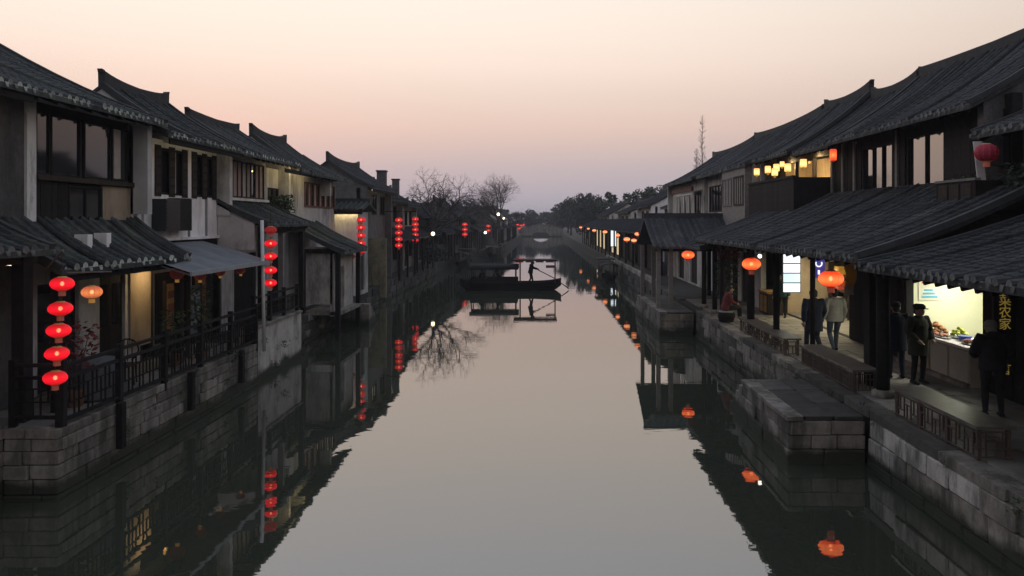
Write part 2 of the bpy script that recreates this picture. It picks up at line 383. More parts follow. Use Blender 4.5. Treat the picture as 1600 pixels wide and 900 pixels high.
def roof(parent, Xe, ze, Xr, zr, Y0, Y1, sp=.24, m='tile', me_='tile_end', single=True, back=True, ridge=True, rup=.22, th=.10, name='roof', rafters=0, rh=.26, verge=True, courses=True):
    """one slope rising from the eave (Xe, ze) to the ridge (Xr, zr) with concave profile, its back slope, ridge and tile courses"""
    dx, dz = Xr-Xe, zr-ze; mb = MB(); K = 14
    pts = [(Xe + dx*i/K, ze + dz*prof(i/K)) for i in range(K+1)]
    if back: full = pts + [(2*Xr - x, z) for x, z in reversed(pts[:-1])]
    else: full = pts
    poly = full + [(x, z - th) for x, z in reversed(full)]
    # slab with stepped pan tiles on top
    n = len(full)
    vs = []
    for Y in (Y0, Y1): vs += [(x, Y, z) for x, z in full] + [(x, Y, z-th) for x, z in full]
    fs = []
    for i in range(n-1):
        fs += [(i, i+1, 2*n+i+1, 2*n+i), (n+i, 3*n+i, 3*n+i+1, n+i+1), (i, n+i, n+i+1, i+1), (2*n+i, 2*n+i+1, 3*n+i+1, 3*n+i)]
    fs += [(0, 2*n, 3*n, n), (n-1, 2*n-1, 4*n-1, 3*n-1)]
    mb.add(vs, fs)
    rf = mb.build(name, m, parent)
    if courses:
        cnt = max(1, int((Y1-Y0) / sp)); spc = (Y1-Y0) / cnt
        if single:
            me = tile_mesh(dx, dz, sp, m, me_)
            for i in range(cnt):
                slip = random.uniform(.05, .16)*(-1 if dx > 0 else 1) if random.random() < .07 else 0
                inst('tile_course', me, rf, (Xe + slip + random.uniform(-.045, .03), Y0 + spc*(i+.42) + random.uniform(-.018, .018), ze + random.uniform(-.010, .014)), (random.uniform(-.02, .02), 0, random.uniform(-.010, .010)))
            for i in range(int((Y1-Y0)*.55)):
                t = random.uniform(.05, .95); s_ = random.uniform(.07, .15)
                inst('weed', wmsh[i % 3], rf, (Xe+dx*t, random.uniform(Y0+.2, Y1-.2), ze+dz*prof(t)+.05), (0, 0, random.uniform(0, 6)), (s_*1.4, s_*1.4, s_))
        else:
            q = MB()
            for i in range(cnt):
                Y = Y0 + spc*(i+.5); k = len(q.v); r = sp*.27
                for x, z in pts[::3]+[pts[-1]]:
                    q.v += [(x, Y-r, z), (x, Y, z+r*1.1), (x, Y+r, z)]
                for j in range((len(q.v)-k)//3 - 1):
                    a = k + 3*j; q.f += [(a, a+1, a+4, a+3), (a+1, a+2, a+5, a+4)]; q.m += [0, 0]
            t = q.build('tiling', m, rf); t['kind'] = 'stuff'
    if verge:
        for Y in (Y0+.05, Y1-.05):                        # raised verge along both gable ends
            q = MB()
            for (xa, za), (xb, zb) in zip(pts[::2], pts[2::2]): q.bar((xa, Y, za+.05), (xb, Y, zb+.05), .14, .12)
            q.build('verge', 'ridge', rf)
    if ridge:
        q = MB(); S = 12; L_ = Y1-Y0; prev = None
        for i in range(S+1):
            t = i/S; y = Y0 + .05 + (L_-.1)*t; e = abs(2*t-1); up = rup*e**3
            r0, r1 = zr - .06, zr + rh + up - .05*(1-e)
            for sx in (-.09, .09): q.v += [(Xr+sx, y, r0), (Xr+sx*1.1, y, r1)]
            k = len(q.v)-4
            if prev is not None:
                for a, b in ((0, 1), (1, 3), (3, 2), (2, 0)): q.f.append((prev+a, prev+b, k+b, k+a)); q.m.append(0)
            else: q.f.append((k, k+2, k+3, k+1)); q.m.append(0)
            prev = k
        q.f.append((prev, prev+1, prev+3, prev+2)); q.m.append(0)
        for y, sy in ((Y0+.05, -1), (Y1-.05, 1)):        # upturned finial at each end
            q.prism([(y-sy*.16, zr+rh+rup-.10), (y+sy*.05, zr+rh+rup-.06), (y+sy*.09, zr+rh+rup+.05), (y-sy*.04, zr+rh+rup+.03)], 'x', Xr-.07, Xr+.07)
        q.build('ridge_cap', 'ridge', rf)
    for i in range(rafters):
        y = Y0 + .2 + (Y1-Y0-.4)*i/max(1, rafters-1)
        a, b = pts[0], pts[-1]; q = MB(); mid = pts[K//2]
        q.bar((a[0]+.06*(1 if dx > 0 else -1), y, a[1]-th-.035), (mid[0], y, mid[1]-th-.035), .06, .07); q.bar((mid[0], y, mid[1]-th-.035), (b[0], y, b[1]-th-.035), .06, .07)
        q.build('rafter', 'wood', rf)
    return rf
def gable(parent, Xe, ze, Xr, zr, Y, zb, th=.22, m='plaster_grey', back=True, inset=.35):
    dx, dz = Xr-Xe, zr-ze; t0 = inset / abs(dx); K = 8
    pts = [(Xe + dx*t, ze + dz*prof(t) - .11) for t in [t0 + (1-t0)*i/K for i in range(K+1)]]
    if back: pts = pts + [(2*Xr - x, z) for x, z in reversed(pts[:-1])]
    poly = [(pts[0][0], zb)] + pts + [(pts[-1][0], zb)]
    return MB().prism(poly, 'y', Y, Y+th).build('gable', m, parent)
def stone_unit(seed):
    rg = random.Random(seed); e = .06; mb = MB(); vs = []
    for sz in (-.5, .5):
        for (x, y) in ((-.5, -.5), (.5, -.5), (.5, .5), (-.5, .5)): vs.append((x, y, sz))
    # chamfered block: each corner split in three
    pts = []
    for (x, y, z) in vs:
        j = [rg.uniform(.4, 1.6)*e for _ in range(3)]; s = [math.copysign(1, c) for c in (x, y, z)]
        pts.append(((x - s[0]*j[0], y, z - s[2]*j[2]*.7), (x, y - s[1]*j[1], z - s[2]*j[2]*.7), (x - s[0]*j[0], y - s[1]*j[1], z)))
    V = [p for t in pts for p in t]; i = lambda c, k: 3*c + k     # k: 0 y-face, 1 x-face, 2 z-face
    F = []
    q = lambda k, *c: F.append(tuple(i(a, k) for a in c))
    q(2, 0, 3, 2, 1); q(2, 4, 5, 6, 7); q(0, 0, 1, 5, 4); q(0, 2, 3, 7, 6); q(1, 1, 2, 6, 5); q(1, 3, 0, 4, 7)
    def edge(a, b, k1, k2): F.append((i(a, k1), i(b, k1), i(b, k2), i(a, k2)))
    for a, b in ((0, 1), (2, 3)): edge(a, b, 2, 0)
    for a, b in ((4, 5), (6, 7)): edge(b, a, 2, 0)
    for a, b in ((1, 2), (3, 0)): edge(a, b, 2, 1)
    for a, b in ((5, 6), (7, 4)): edge(b, a, 2, 1)
    for a, b in ((0, 4), (1, 5), (2, 6), (3, 7)): edge(a, b, 0, 1)
    for c in range(8): F.append((i(c, 0), i(c, 1), i(c, 2)))
    mb.add(V, F); return mb
_stones = {}
def stone_mesh(m):
    k = (m, random.randrange(4))
    if k not in _stones:
        me = stone_unit(k[1]*13+5).mesh('stone_block', m); 
        import bmesh
        bm = bmesh.new(); bm.from_mesh(me); bmesh.ops.recalc_face_normals(bm, faces=bm.faces); bm.to_mesh(me); bm.free()
        _stones[k] = me
    return _stones[k]
def stone_wall(parent, pl, u0, u1, z0, courses, lens=(.6, 1.3), depth=.35, m=('stone',), jit=.02, name='stone_block', gap=.014):
    z = z0
    for ci, h in enumerate(courses):
        u = u0; first = True
        while u < u1 - .05:
            l = random.uniform(*lens) * (random.uniform(.4, .8) if first and ci % 2 else 1); first = False
            if u1 - u - l < lens[0]*.5: l = u1 - u
            e = random.uniform(-jit, jit); mm = random.choice(m)
            c = pl.p(u + l/2, -depth/2 + e, z + h/2)
            sx = (depth, l-gap, h-gap) if pl.ax == 'x' else (l-gap, depth, h-gap)
            inst(name, stone_mesh(mm), parent, c, None, sx); u += l
        z += h
def paving(parent, x0, x1, y0, y1, z, sx, sy, m='slab', th=.06, name='paving_slab'):
    nx = max(1, round((x1-x0)/sx)); ny = max(1, round((y1-y0)/sy)); ax = (x1-x0)/nx; ay = (y1-y0)/ny
    for i in range(nx):
        off = (i % 2)*.5
        for j in range(ny):
            inst(name, stone_mesh(m), parent, (x0+ax*(i+.5), y0+ay*(j+.5), z-th/2+random.uniform(-.004, .004)), None, (ax-.012, ay-.012, th))
# ------------------------------------------------------------------ setting: water, ground, quays
LB = [(-60, -9.35), (13.25, -9.35), (13.26, -8.4), (22.5, -8.4), (22.51, -8.5), (26.8, -8.5), (26.81, -9.3), (38, -9.4), (45, -9.7), (70, -9.7), (90, -8.8), (108, -5.6), (150, -5.5), (300, -5.4)]
RB = [(-60, 6.49), (36, 6.49), (45, 6.76), (100, 6.65), (150, 6.35), (300, 6.2)]
def bank(P, Y):
    for (a, xa), (b, xb) in zip(P, P[1:]):
        if a <= Y <= b: return xa + (xb-xa)*(Y-a)/(b-a)
    return P[-1][1]
wm = bpy.data.materials.new('water'); wm.use_nodes = True; M['water'] = wm
n = wm.node_tree.nodes; l = wm.node_tree.links; b = n['Principled BSDF']
b.inputs['Base Color'].default_value = (.040, .046, .032, 1); b.inputs['Roughness'].default_value = .018; b.inputs['IOR'].default_value = 2.8
t = n.new('ShaderNodeNewGeometry')
mp = n.new('ShaderNodeMapping'); mp.inputs['Scale'].default_value = (.55, 1.3, 1); l.new(t.outputs['Position'], mp.inputs[0])
n1 = n.new('ShaderNodeTexNoise'); n1.inputs['Scale'].default_value = 1.1; n1.inputs['Detail'].default_value = 3; l.new(mp.outputs[0], n1.inputs['Vector'])
n2 = n.new('ShaderNodeTexNoise'); n2.inputs['Scale'].default_value = 5.0; n2.inputs['Detail'].default_value = 3; l.new(mp.outputs[0], n2.inputs['Vector'])
n3 = n.new('ShaderNodeTexNoise'); n3.inputs['Scale'].default_value = .09; n3.inputs['Detail'].default_value = 2; l.new(t.outputs['Position'], n3.inputs['Vector'])
rp = n.new('ShaderNodeMapRange'); rp.inputs['From Min'].default_value = .46; rp.inputs['From Max'].default_value = .70; l.new(n3.outputs['Fac'], rp.inputs['Value'])
mm = n.new('ShaderNodeMath'); mm.operation = 'MULTIPLY'; l.new(n2.outputs['Fac'], mm.inputs[0]); l.new(rp.outputs[0], mm.inputs[1])
ma = n.new('ShaderNodeMath'); ma.operation = 'MULTIPLY_ADD'; l.new(mm.outputs[0], ma.inputs[0]); ma.inputs[1].default_value = .22; l.new(n1.outputs['Fac'], ma.inputs[2])
bp = n.new('ShaderNodeBump'); bp.inputs['Strength'].default_value = .075; bp.inputs['Distance'].default_value = .035; l.new(ma.outputs[0], bp.inputs['Height']); l.new(bp.outputs[0], b.inputs['Normal'])
tag(MB().add([(-14, -60, 0), (12, -60, 0), (12, 247, 0), (-14, 247, 0)], [(0, 1, 2, 3)]).build('canal_water', 'water', origin=(0, 0, 0)), 'still dark green canal water mirroring the sunset sky', 'water', kind='structure')
gm = MB(); GZ = 1.02
for P, far in ((LB, -2500), (RB, 2500)):
    for (a, xa), (b_, xb) in zip(P, P[1:]):
        gm.add([(xa + (.3 if far > 0 else -.3), a, GZ), (xb + (.3 if far > 0 else -.3), b_, GZ), (far, b_, GZ), (far, a, GZ)], [(0, 1, 2, 3) if far < 0 else (3, 2, 1, 0)])
gm.add([(-2500, 300, GZ), (2500, 300, GZ), (2500, 4000, GZ), (-2500, 4000, GZ)], [(0, 1, 2, 3)])
gm.add([(-9, 246, -.5), (9, 246, -.5), (9, 246, GZ+.03), (-9, 246, GZ+.03), (9, 301, GZ+.03), (-9, 301, GZ+.03)], [(0, 1, 2, 3), (3, 2, 4, 5)])
tag(gm.build('ground', 'earth', origin=(0, 0, GZ)), 'dark earth ground behind the houses', 'ground', kind='structure')
def quay(P, s, label, name):
    mb = MB()
    for (a, xa), (b_, xb) in zip(P, P[1:]):
        i = .12
        mb.add([(xa+s*i, a, -1.2), (xb+s*i, b_, -1.2), (xb+s*i, b_, GZ+.02), (xa+s*i, a, GZ+.02), (xa+s*.9, a, GZ+.02), (xb+s*.9, b_, GZ+.02)], [(0, 1, 2, 3), (3, 2, 5, 4)])
    return tag(mb.build(name, 'wet_stone', origin=(P[1][1], 20, 0)), label, 'quay', kind='structure')
ql = quay(LB, -1, 'stone quay along the left bank', 'left_quay')
qr = quay(RB, 1, 'stone quay along the right bank', 'right_quay')
# left quay stones: terrace front, its end facing the camera, the darker stretch before it
PLq = Pl('x', -8.4, 1)
stone_wall(ql, PLq, 13.25, 22.5, -.25, (.30, .27, .25, .24, .22, .17), (.7, 1.7), .34, ('stone',), .03)
stone_wall(ql, Pl('y', 13.12, -1), -9.35, -8.4, -.25, (.30, .27, .25, .24, .22, .17), (.4, .7), .3, ('stone',), .03)
stone_wall(ql, Pl('x', -9.35, 1), 9.5, 13.2, -.25, (.30, .27, .25, .24, .22, .17), (.5, 1.0), .3, ('stone',), .03)
stone_wall(ql, Pl('x', -9.36, 1), 26.9, 37, -.25, (.34, .34, .32, .3), (.6, 1.2), .3, ('stone', 'stone_dark'), .03)
for a, b_, k in ((37, 45, 0), (45, 58, 1), (58, 70, 2)):
    x0 = bank(LB, (a+b_)/2)
    stone_wall(ql, Pl('x', x0+.1, 1), a, b_, -.25, (.45, .42, .40), (.9, 1.8), .4, ('stone_dark', 'wet_stone'), .05)
# right quay stones: big pale blocks, darker coping course
PRq = Pl('x', 6.49, -1)
stone_wall(qr, PRq, 8.2, 15.0, -.30, (.42, .42, .36), (.6, 1.45), .36, ('stone', 'stone_pale', 'stone_pale'), .04)
stone_wall(qr, PRq, 7.6, 15.0, .90, (.19,), (1.1, 1.9), .42, ('stone', 'stone_dark'), .03, 'coping_stone')
stone_wall(qr, PRq, 18.6, 31.7, -.30, (.42, .42, .36), (.7, 1.3), .36, ('stone', 'stone_dark', 'stone'), .03)
stone_wall(qr, PRq, 18.6, 31.7, .90, (.19,), (1.1, 1.9), .42, ('stone_dark', 'stone'), .03, 'coping_stone')
stone_wall(qr, PRq, 15.0, 18.6, .90, (.19,), (1.1, 1.9), .42, ('stone_dark',), .03, 'coping_stone')
for a, b_ in ((36, 46), (46, 58), (58, 72)):
    stone_wall(qr, Pl('x', bank(RB, (a+b_)/2)-.05, -1), a, b_, -.25, (.45, .45, .45), (.9, 1.7), .4, ('stone_dark', 'wet_stone'), .03)
stone_wall(qr, Pl('x', 6.70, -1), 44, 78, 1.04, (.32,), (1.2, 2.4), .26, ('stone', 'stone_pale'), .03, 'parapet_stone')
# walkway paving on the right, terrace floor on the left
paving(qr, 6.9, 9.75, 8.0, 36, 1.105, .95, .62)
paving(ql, -10.3, -8.72, 13.3, 22.4, 1.205, .8, .62)

# weeds growing from the joints
def weed_mesh(seed):
    rg = random.Random(seed); q = MB()
    for k in range(40):
        a = rg.uniform(0, 6.28); d = rg.random()*.5; c = Vector((math.cos(a)*d, math.sin(a)*d, rg.uniform(-.5, .6))); u = Vector((rg.gauss(0, .5), rg.gauss(0, .5), rg.gauss(0, 1))).normalized()*rg.uniform(.15, .35); v = u.cross(Vector((rg.gauss(0, 1), rg.gauss(0, 1), .2))).normalized()*.05
        q.add([c-v, c+v, c+u+v*.2], [(0, 1, 2)])
    return q.mesh('weed', 'leaf_mid')
wmsh = [weed_mesh(i) for i in range(3)]
for i in range(46):
    if i < 26: p_ = (6.44+random.uniform(-.02, .06), random.uniform(9.5, 31), random.choice((.52, .9, .92, 1.08)))
    else: p_ = (-8.36, random.uniform(13.5, 26), random.choice((.3, .55, .8, 1.18)))
    s_ = random.uniform(.10, .26); inst('weed', wmsh[i % 3], qr if i < 26 else ql, p_, (0, 0, random.uniform(0, 6)), (s_*.8, s_*1.6, s_))
# landing platforms on the right with steps down to the water
def landing(Xa, Xb, Y0, Y1, zt, steps, label):
    o = thing('landing_stage', ((Xa+Xb)/2, (Y0+Y1)/2, 0), label, 'landing stage')
    MB().box((Xa+.12, Y0+.12, -1), (Xb, Y1, zt-.05)).build('core', 'mortar', o)
    h = (zt-.1) / 3
    stone_wall(o, Pl('x', Xa, -1), Y0, Y1, -.2, (.2+h, h, h), (.6, 1.2), .3, ('stone',), .02)
    stone_wall(o, Pl('y', Y0, -1), Xa+.02, Xb, -.2, (.2+h, h, h), (.5, 1.0), .3, ('stone',), .02)
    stone_wall(o, Pl('x', Xa-.03, -1), Y0-.03, Y1, zt-.1, (.1,), (1.0, 1.8), .35, ('stone',), .012, 'coping_stone')
    paving(o, Xa+.32, Xb, Y0+.02, Y1, zt-.012, .55, 1.1, 'stone_dark', .07)
    for i in range(steps):
        z = zt - (i+1)*.2
        MB().box((Xa+.02, Y1+i*.3, -.6), (Xb-.02, Y1+(i+1)*.3-.004, z)).build('step', 'stone', o)
    return o
landing(4.92, 6.45, 15.0, 18.55, .95, 5, 'large stone landing stage jutting into the water at the near right')
landing(5.0, 6.45, 31.8, 39.2, 1.0, 4, 'smaller stone landing stage under the gallery on the right bank')

# ------------------------------------------------------------------ houses on the left
def cross_roof(parent, X0, X1, Ye, ze, Yr, zr, sp=.26, m='tile', me_='tile_end', name='roof', th=.1):
    """a slope that faces the camera: eave at Ye, ridge at Yr"""
    dy, dz = Yr-Ye, zr-ze; K = 8; pts = [(Ye + dy*i/K, ze + dz*prof(i/K)) for i in range(K+1)]
    full = pts + [(2*Yr-y, z) for y, z in reversed(pts[:-1])]
    mb = MB().prism(full + [(y, z-th) for y, z in reversed(full)], 'x', X0, X1)
    rf = mb.build(name, m, parent); me = tile_mesh(dy, dz, sp, m, me_); n_ = int((X1-X0)/sp)
    for i in range(n_): inst('tile_course', me, rf, (X0 + (X1-X0)*(i+.5)/n_, Ye, ze + random.uniform(-.004, .006)), (0, 0, R(90)))
    MB().box((X0-.02, Yr-.09, zr-.05), (X1+.02, Yr+.09, zr+.2)).build('ridge_cap', 'ridge', rf)
    return rf
def eave_light(parent, Xe, ze, y0, y1, m):
    """light strip tucked behind the fascia of an eave, washing the wall below it"""
    s = 1 if Xe > 0 else -1
    MB().box((Xe+s*.05, y0-.2, ze-.24), (Xe+s*.09, y1+.2, ze-.08)).build('fascia', 'wood', parent)
    MB().tube([(Xe+s*.13, y0, ze-.15), (Xe+s*.13, y1, ze-.15)], .022, 6).build('light_strip', m, parent)
def strip(parent, p, q, r=.022, m='led'):
    return MB().tube([p, q], r, 6).build('light_strip', m, parent)
PF = Pl('x', -10.4, 1)

# --- L1, the nearest house on the left
h1 = thing('canal_house', (-10.4, 15.5, 1.0), 'nearest house on the left with wide upper windows and white corner pillars', 'house')
wall(h1, PF, 9.0, 15.2, 1.0, 7.3, (), 'brick_wall')
wall(h1, Pl('x', -10.34, 1), 15.2, 15.48, 4.3, 7.35, (), 'plaster_peel', .30, 'pillar')
wall(h1, Pl('x', -10.34, 1), 19.15, 19.55, 4.2, 7.3, (), 'plaster_peel', .30, 'pillar')
wall(h1, Pl('x', -10.46, 1), 15.48, 19.15, 4.3, 7.3, [(15.55, 19.05, 5.80, 7.12)], 'wood', .2)
for (a, b_, g) in ((15.55, 16.0, 'glass'), (16.03, 17.06, 'glass'), (17.2, 18.26, 'glass'), (18.3, 19.02, 'glass')):
    window(h1, Pl('x', -10.40, 1), a, b_, 5.80, 7.12, 1, 1, .04, .012, 'wood', g)
MB().box((-10.36, 18.34, 5.86), (-10.385, 18.62, 7.06)).build('curtain', 'curtain', h1)
q = MB(); PF.box(q, 15.5, 19.15, -.04, .10, 5.68, 5.79); q.build('sill', 'wood_brown', h1)
planks(h1, PF, 15.5, 16.6, 4.4, 5.66, 6, 'wood', d=-.02)
window(h1, PF, 16.62, 17.9, 4.45, 5.62, 2, 1, .05, .02, 'wood')
q = MB(); PF.box(q, 17.92, 19.14, -.06, .0, 4.4, 5.66); q.build('panel', 'plaster_beige', h1)
# lower storey, behind the terrace
wall(h1, PF, 15.2, 19.6, 1.2, 4.3, [(15.6, 17.0, 1.2, 3.5), (17.8, 18.9, 1.2, 3.6)], 'plaster_grey')
for a, b_ in ((15.6, 16.3), (16.3, 17.0), (17.8, 18.35), (18.35, 18.9)):
    q = MB(); PF.box(q, a+.01, b_-.01, -.14, -.08, 1.22, 3.48); d_ = q.build('door', 'wood', h1)
    q = MB(); PF.box(q, a+.1, b_-.1, -.09, -.07, 2.3, 3.3); q.build('pane', 'glass', d_)
q = MB(); PF.box(q, 19.05, 20.05, .02, .05, 1.6, 3.75); q.build('lit_panel', 'plaster_beige', h1)
roof(h1, -9.62, 7.32, -14.7, 9.75, 9.0, 19.45, m='tile_left', me_='tile_end_pale', ridge=True, rafters=18)
gable(h1, -9.62, 7.32, -14.7, 9.75, 19.15, 5.0, m='plaster_grey')
MB().box((-19.2, 9, 1), (-19.0, 19.4, 7.3)).build('wall', 'plaster_grey', h1)
eave_light(h1, -9.62, 7.32, 10, 14.2, 'led_soft')
# its tiled awning over the terrace
aw = thing('tiled_awning', (-9.8, 16.8, 3.9), 'mossy tiled awning over the near left terrace', 'awning')
roof(aw, -8.95, 3.9, -10.38, 4.85, 14.1, 19.3, .31, 'tile_left', 'tile_end_pale', back=False, ridge=False, rafters=9)
for y in (14.3, 19.1): MB().box((-9.1, y-.07, 1.2), (-9.24, y+.07, 3.86)).build('post', 'wood', aw)
MB().box((-9.06, 14.15, 3.66), (-9.2, 19.25, 3.82)).build('beam', 'wood', aw)
for y, h in ((16.05, .36), (16.75, .38)):
    tag(MB().prism([(-9.86, 4.36), (-9.58, 4.18), (-9.58, 4.18+h), (-9.86, 4.18+h)], 'y', y-.09, y+.09).build('plaster_block', 'plaster'),
        'left pale plaster block on the mossy tiled awning' if y < 16.3 else 'right pale plaster block on the mossy tiled awning', 'block', 'pale blocks on the left awning')
# corner column with a beam, lit from within, at the left edge of the picture
c0 = thing('timber_frame', (-9.35, 13.5, 1.2), 'dark timber column and beam at the left edge of the photo', 'timber frame')
MB().box((-9.5, 13.55, 1.2), (-9.28, 13.8, 4.25)).build('column', 'wood', c0)
MB().box((-9.46, 11.0, 4.05), (-9.32, 14.0, 4.25)).build('beam', 'wood_brown', c0)
MB().box((-10.38, 13.6, 4.06), (-9.52, 13.74, 4.22)).build('beam', 'wood_brown', c0)
MB().tube([(-9.95, 14.0, 4.02), (-9.6, 14.0, 4.02)], .022, 6).build('light_strip', 'led_soft', c0)
roof(c0, -8.95, 4.3, -10.3, 4.95, 10.2, 13.9, .3, 'tile_left', 'tile_end', back=False, ridge=False)

# --- L2, white house with dark shutters
h2 = thing('canal_house', (-10.4, 22, 1.0), 'white plastered house with dark shutters and an air-conditioner cage', 'house')
wall(h2, PF, 19.8, 24.6, 4.3, 7.05, [(20.35, 22.2, 5.55, 6.85), (22.5, 24.2, 5.55, 6.85)], 'plaster')
for a, b_ in ((20.35, 22.2), (22.5, 24.2)):
    window(h2, Pl('x', -10.46, 1), a, b_, 5.55, 6.85, 4, 1, .05, .02, 'wood', panes=['glass', 'glass', 'curtain', 'glass'])
    for u, w_ in ((a-.02, .34), ((a+b_)/2-.17, .34), (b_-.32, .34)):
        q = MB(); PF.box(q, u, u+w_, .0, .018, 5.5, 6.9); s_ = q.build('shutter', 'wood', h2)
        for k in range(5):
            q = MB(); PF.box(q, u+.04, u+w_-.04, .018, .026, 5.6+k*.25, 5.6+k*.25+.17); q.build('slat', 'wood_brown', s_)
for u in (22.25, 23.4, 24.5): 
    q = MB(); PF.box(q, u, u+.06, 0, .05, 4.35, 5.5 if u < 24 else 6.95); q.build('downpipe', 'metal_grey', h2)
q = MB(); PF.box(q, 19.8, 24.6, 0, .10, 4.28, 4.36); q.build('ledge', 'plaster', h2)
roof(h2, -9.62, 7.08, -12.1, 8.1, 19.5, 20.72, m='tile_left', me_='tile_end_pale', ridge=False, name='link_roof')
roof(h2, -9.62, 7.08, -12.1, 8.58, 20.75, 24.45, rup=.12, m='tile_left', me_='tile_end_pale', rafters=9)
gable(h2, -9.62, 7.08, -12.1, 8.58, 20.8, 7.0); gable(h2, -9.62, 7.08, -12.1, 8.58, 24.2, 5)
eave_light(h2, -9.62, 7.08, 19.9, 24.2, 'led_soft')
wall(h2, Pl('x', -11.2, 1), 19.6, 24.6, 1.2, 4.3, [(20.5, 21.8, 1.2, 3.3)], 'plaster_grey')
planks(h2, Pl('x', -11.2, 1), 21.9, 23.0, 1.25, 3.3, 4, 'wood_brown')
q = MB(); Pl('x', -11.3, 1).box(q, 20.5, 21.8, -.1, -.05, 1.2, 3.3); q.build('door', 'wood', h2)
q = MB(); PF.box(q, 19.6, 24.6, -.2, 0, 3.9, 4.28); q.build('lintel', 'wood', h2)
for u in (20.2, 22.4, 24.5):
    q = MB(); PF.box(q, u-.08, u+.08, -.2, -.02, 1.2, 3.9); q.build('post', 'wood', h2)
MB().box((-13.9, 19.6, 1), (-13.7, 24.4, 7.0)).build('wall', 'plaster_grey', h2)
# air-conditioner cage
ac = thing('air_conditioner', (-10.1, 21.0, 4.55), 'dark air conditioner in a slatted cage on the white wall', 'air conditioner')
MB().box((-10.38, 20.15, 4.55), (-10.0, 20.95, 5.42)).build('casing', 'metal_dark', ac)
MB().box((-10.38, 20.98, 4.55), (-10.05, 21.75, 5.46)).build('cabinet', 'wood', ac)
for k in range(8): MB().box((-10.0, 20.18, 4.62+k*.1), (-9.985, 20.92, 4.67+k*.1)).build('slat', 'metal_dark', ac)
# --- small lower roof and canvas awning in front of L2
aw2 = thing('canvas_awning', (-9.2, 20.3, 3.6), 'grey canvas awning with pale front edge above the left terrace', 'awning')
q = MB(); ny = 10
for i in range(ny+1):
    y = 17.9 + 5.2*i/ny; sag = -.05*math.sin(math.pi*((i*1.0) % 2)/2)
    q.v += [(-8.3, y, 3.60+sag*.6), (-9.2, y, 3.90+sag), (-10.35, y, 4.22)]
for i in range(ny):
    a = 3*i; q.f += [(a, a+1, a+4, a+3), (a+1, a+2, a+5, a+4)]; q.m += [0, 0]
q.build('cloth', 'canvas', aw2)
q = MB().bar((-8.29, 17.9, 3.57), (-8.29, 23.1, 3.57), .05, .11); q.build('valance', 'canvas_edge', aw2)
for y in (18.0, 20.5, 23.0): MB().bar((-8.32, y, 3.53), (-10.35, y, 4.14), .03).build('arm', 'metal_grey', aw2)
tag(MB().tube([(-8.33, 22.75, .9), (-8.40, 22.75, 4.85)], .055, 8).build('painted_pole', 'white_paint', smooth=True), 'slim white painted pole beside the near lantern string on the left quay', 'pole')

# --- L3, striped curtain windows over a tiled canopy
h3 = thing('canal_house', (-10.4, 27, 1.0), 'house with pale striped upper windows above a tiled canopy', 'house')
wall(h3, PF, 24.62, 28.55, 1.2, 7.0, [(24.75, 28.4, 5.62, 6.9), (25.6, 27.6, 1.2, 3.7)], 'plaster_grey')
window(h3, Pl('x', -10.42, 1), 24.75, 25.5, 5.62, 6.9, 2, 3, .05, .03, 'wood_grey', panes=['glass', 'glass', 'glass_lit'])
window(h3, Pl('x', -10.42, 1), 25.5, 28.4, 5.62, 6.9, 7, 1, .05, .03, 'wood_brown', panes=['curtain_pink', 'curtain_pink', 'curtain', 'curtain_pink', 'glass'])
q = MB(); PF.box(q, 24.62, 28.55, 0, .14, 5.52, 5.61); q.build('sill', 'white_paint', h3)
roof(h3, -9.62, 7.05, -12.1, 8.38, 25.8, 30.15, m='tile_left', me_='tile_end_pale', rafters=9, rup=.03)
roof(h3, -9.62, 7.05, -12.1, 8.15, 24.48, 25.77, m='tile_left', me_='tile_end_pale', ridge=False, name='link_roof')
gable(h3, -9.62, 7.05, -12.1, 8.38, 25.85, 7.0); gable(h3, -9.62, 7.05, -12.1, 8.38, 29.9, 5)
MB().box((-13.9, 24.6, 1), (-13.7, 30, 7.0)).build('wall', 'plaster_grey', h3)
planks(h3, Pl('x', -10.5, 1), 25.65, 27.55, 1.25, 3.65, 6, 'wood', d=.05)
cn = thing('tiled_canopy', (-9.6, 26.5, 4.7), 'tiled canopy on posts below the striped windows', 'canopy')
roof(cn, -8.75, 4.72, -10.38, 5.45, 24.2, 28.7, .26, 'tile_left', 'tile_end', back=False, ridge=False, rafters=6)
for y in (24.4, 26.3, 28.5): MB().box((-8.95, y-.09, 1.55), (-9.12, y+.09, 4.66)).build('post', 'wood_grey' if y == 26.3 else 'wood', cn)
MB().box((-8.92, 24.25, 4.42), (-9.1, 28.65, 4.62)).build('beam', 'wood', cn)
MB().prism([(-10.38, 3.9), (-9.2, 3.9), (-9.2, 4.75), (-10.38, 5.3)], 'y', 24.25, 24.4).build('side_panel', 'plaster_grey', cn)
# pier wall under it
pw = tag(wall(None, Pl('x', -8.5, 1), 22.55, 26.8, -.5, 1.58, (), 'plaster_dirty', .5, 'pier_wall'), 'stained plaster pier wall rising from the water below the tiled canopy', 'wall')
MB().box((-8.44, 22.3, -.5), (-8.75, 22.54, 1.9)).build('dark_upright', 'wood', pw)  # dark upright at the near end of the pier wall
MB().box((-8.46, 22.5, 1.58), (-9.0, 26.85, 1.66)).build('coping', 'stone', pw)
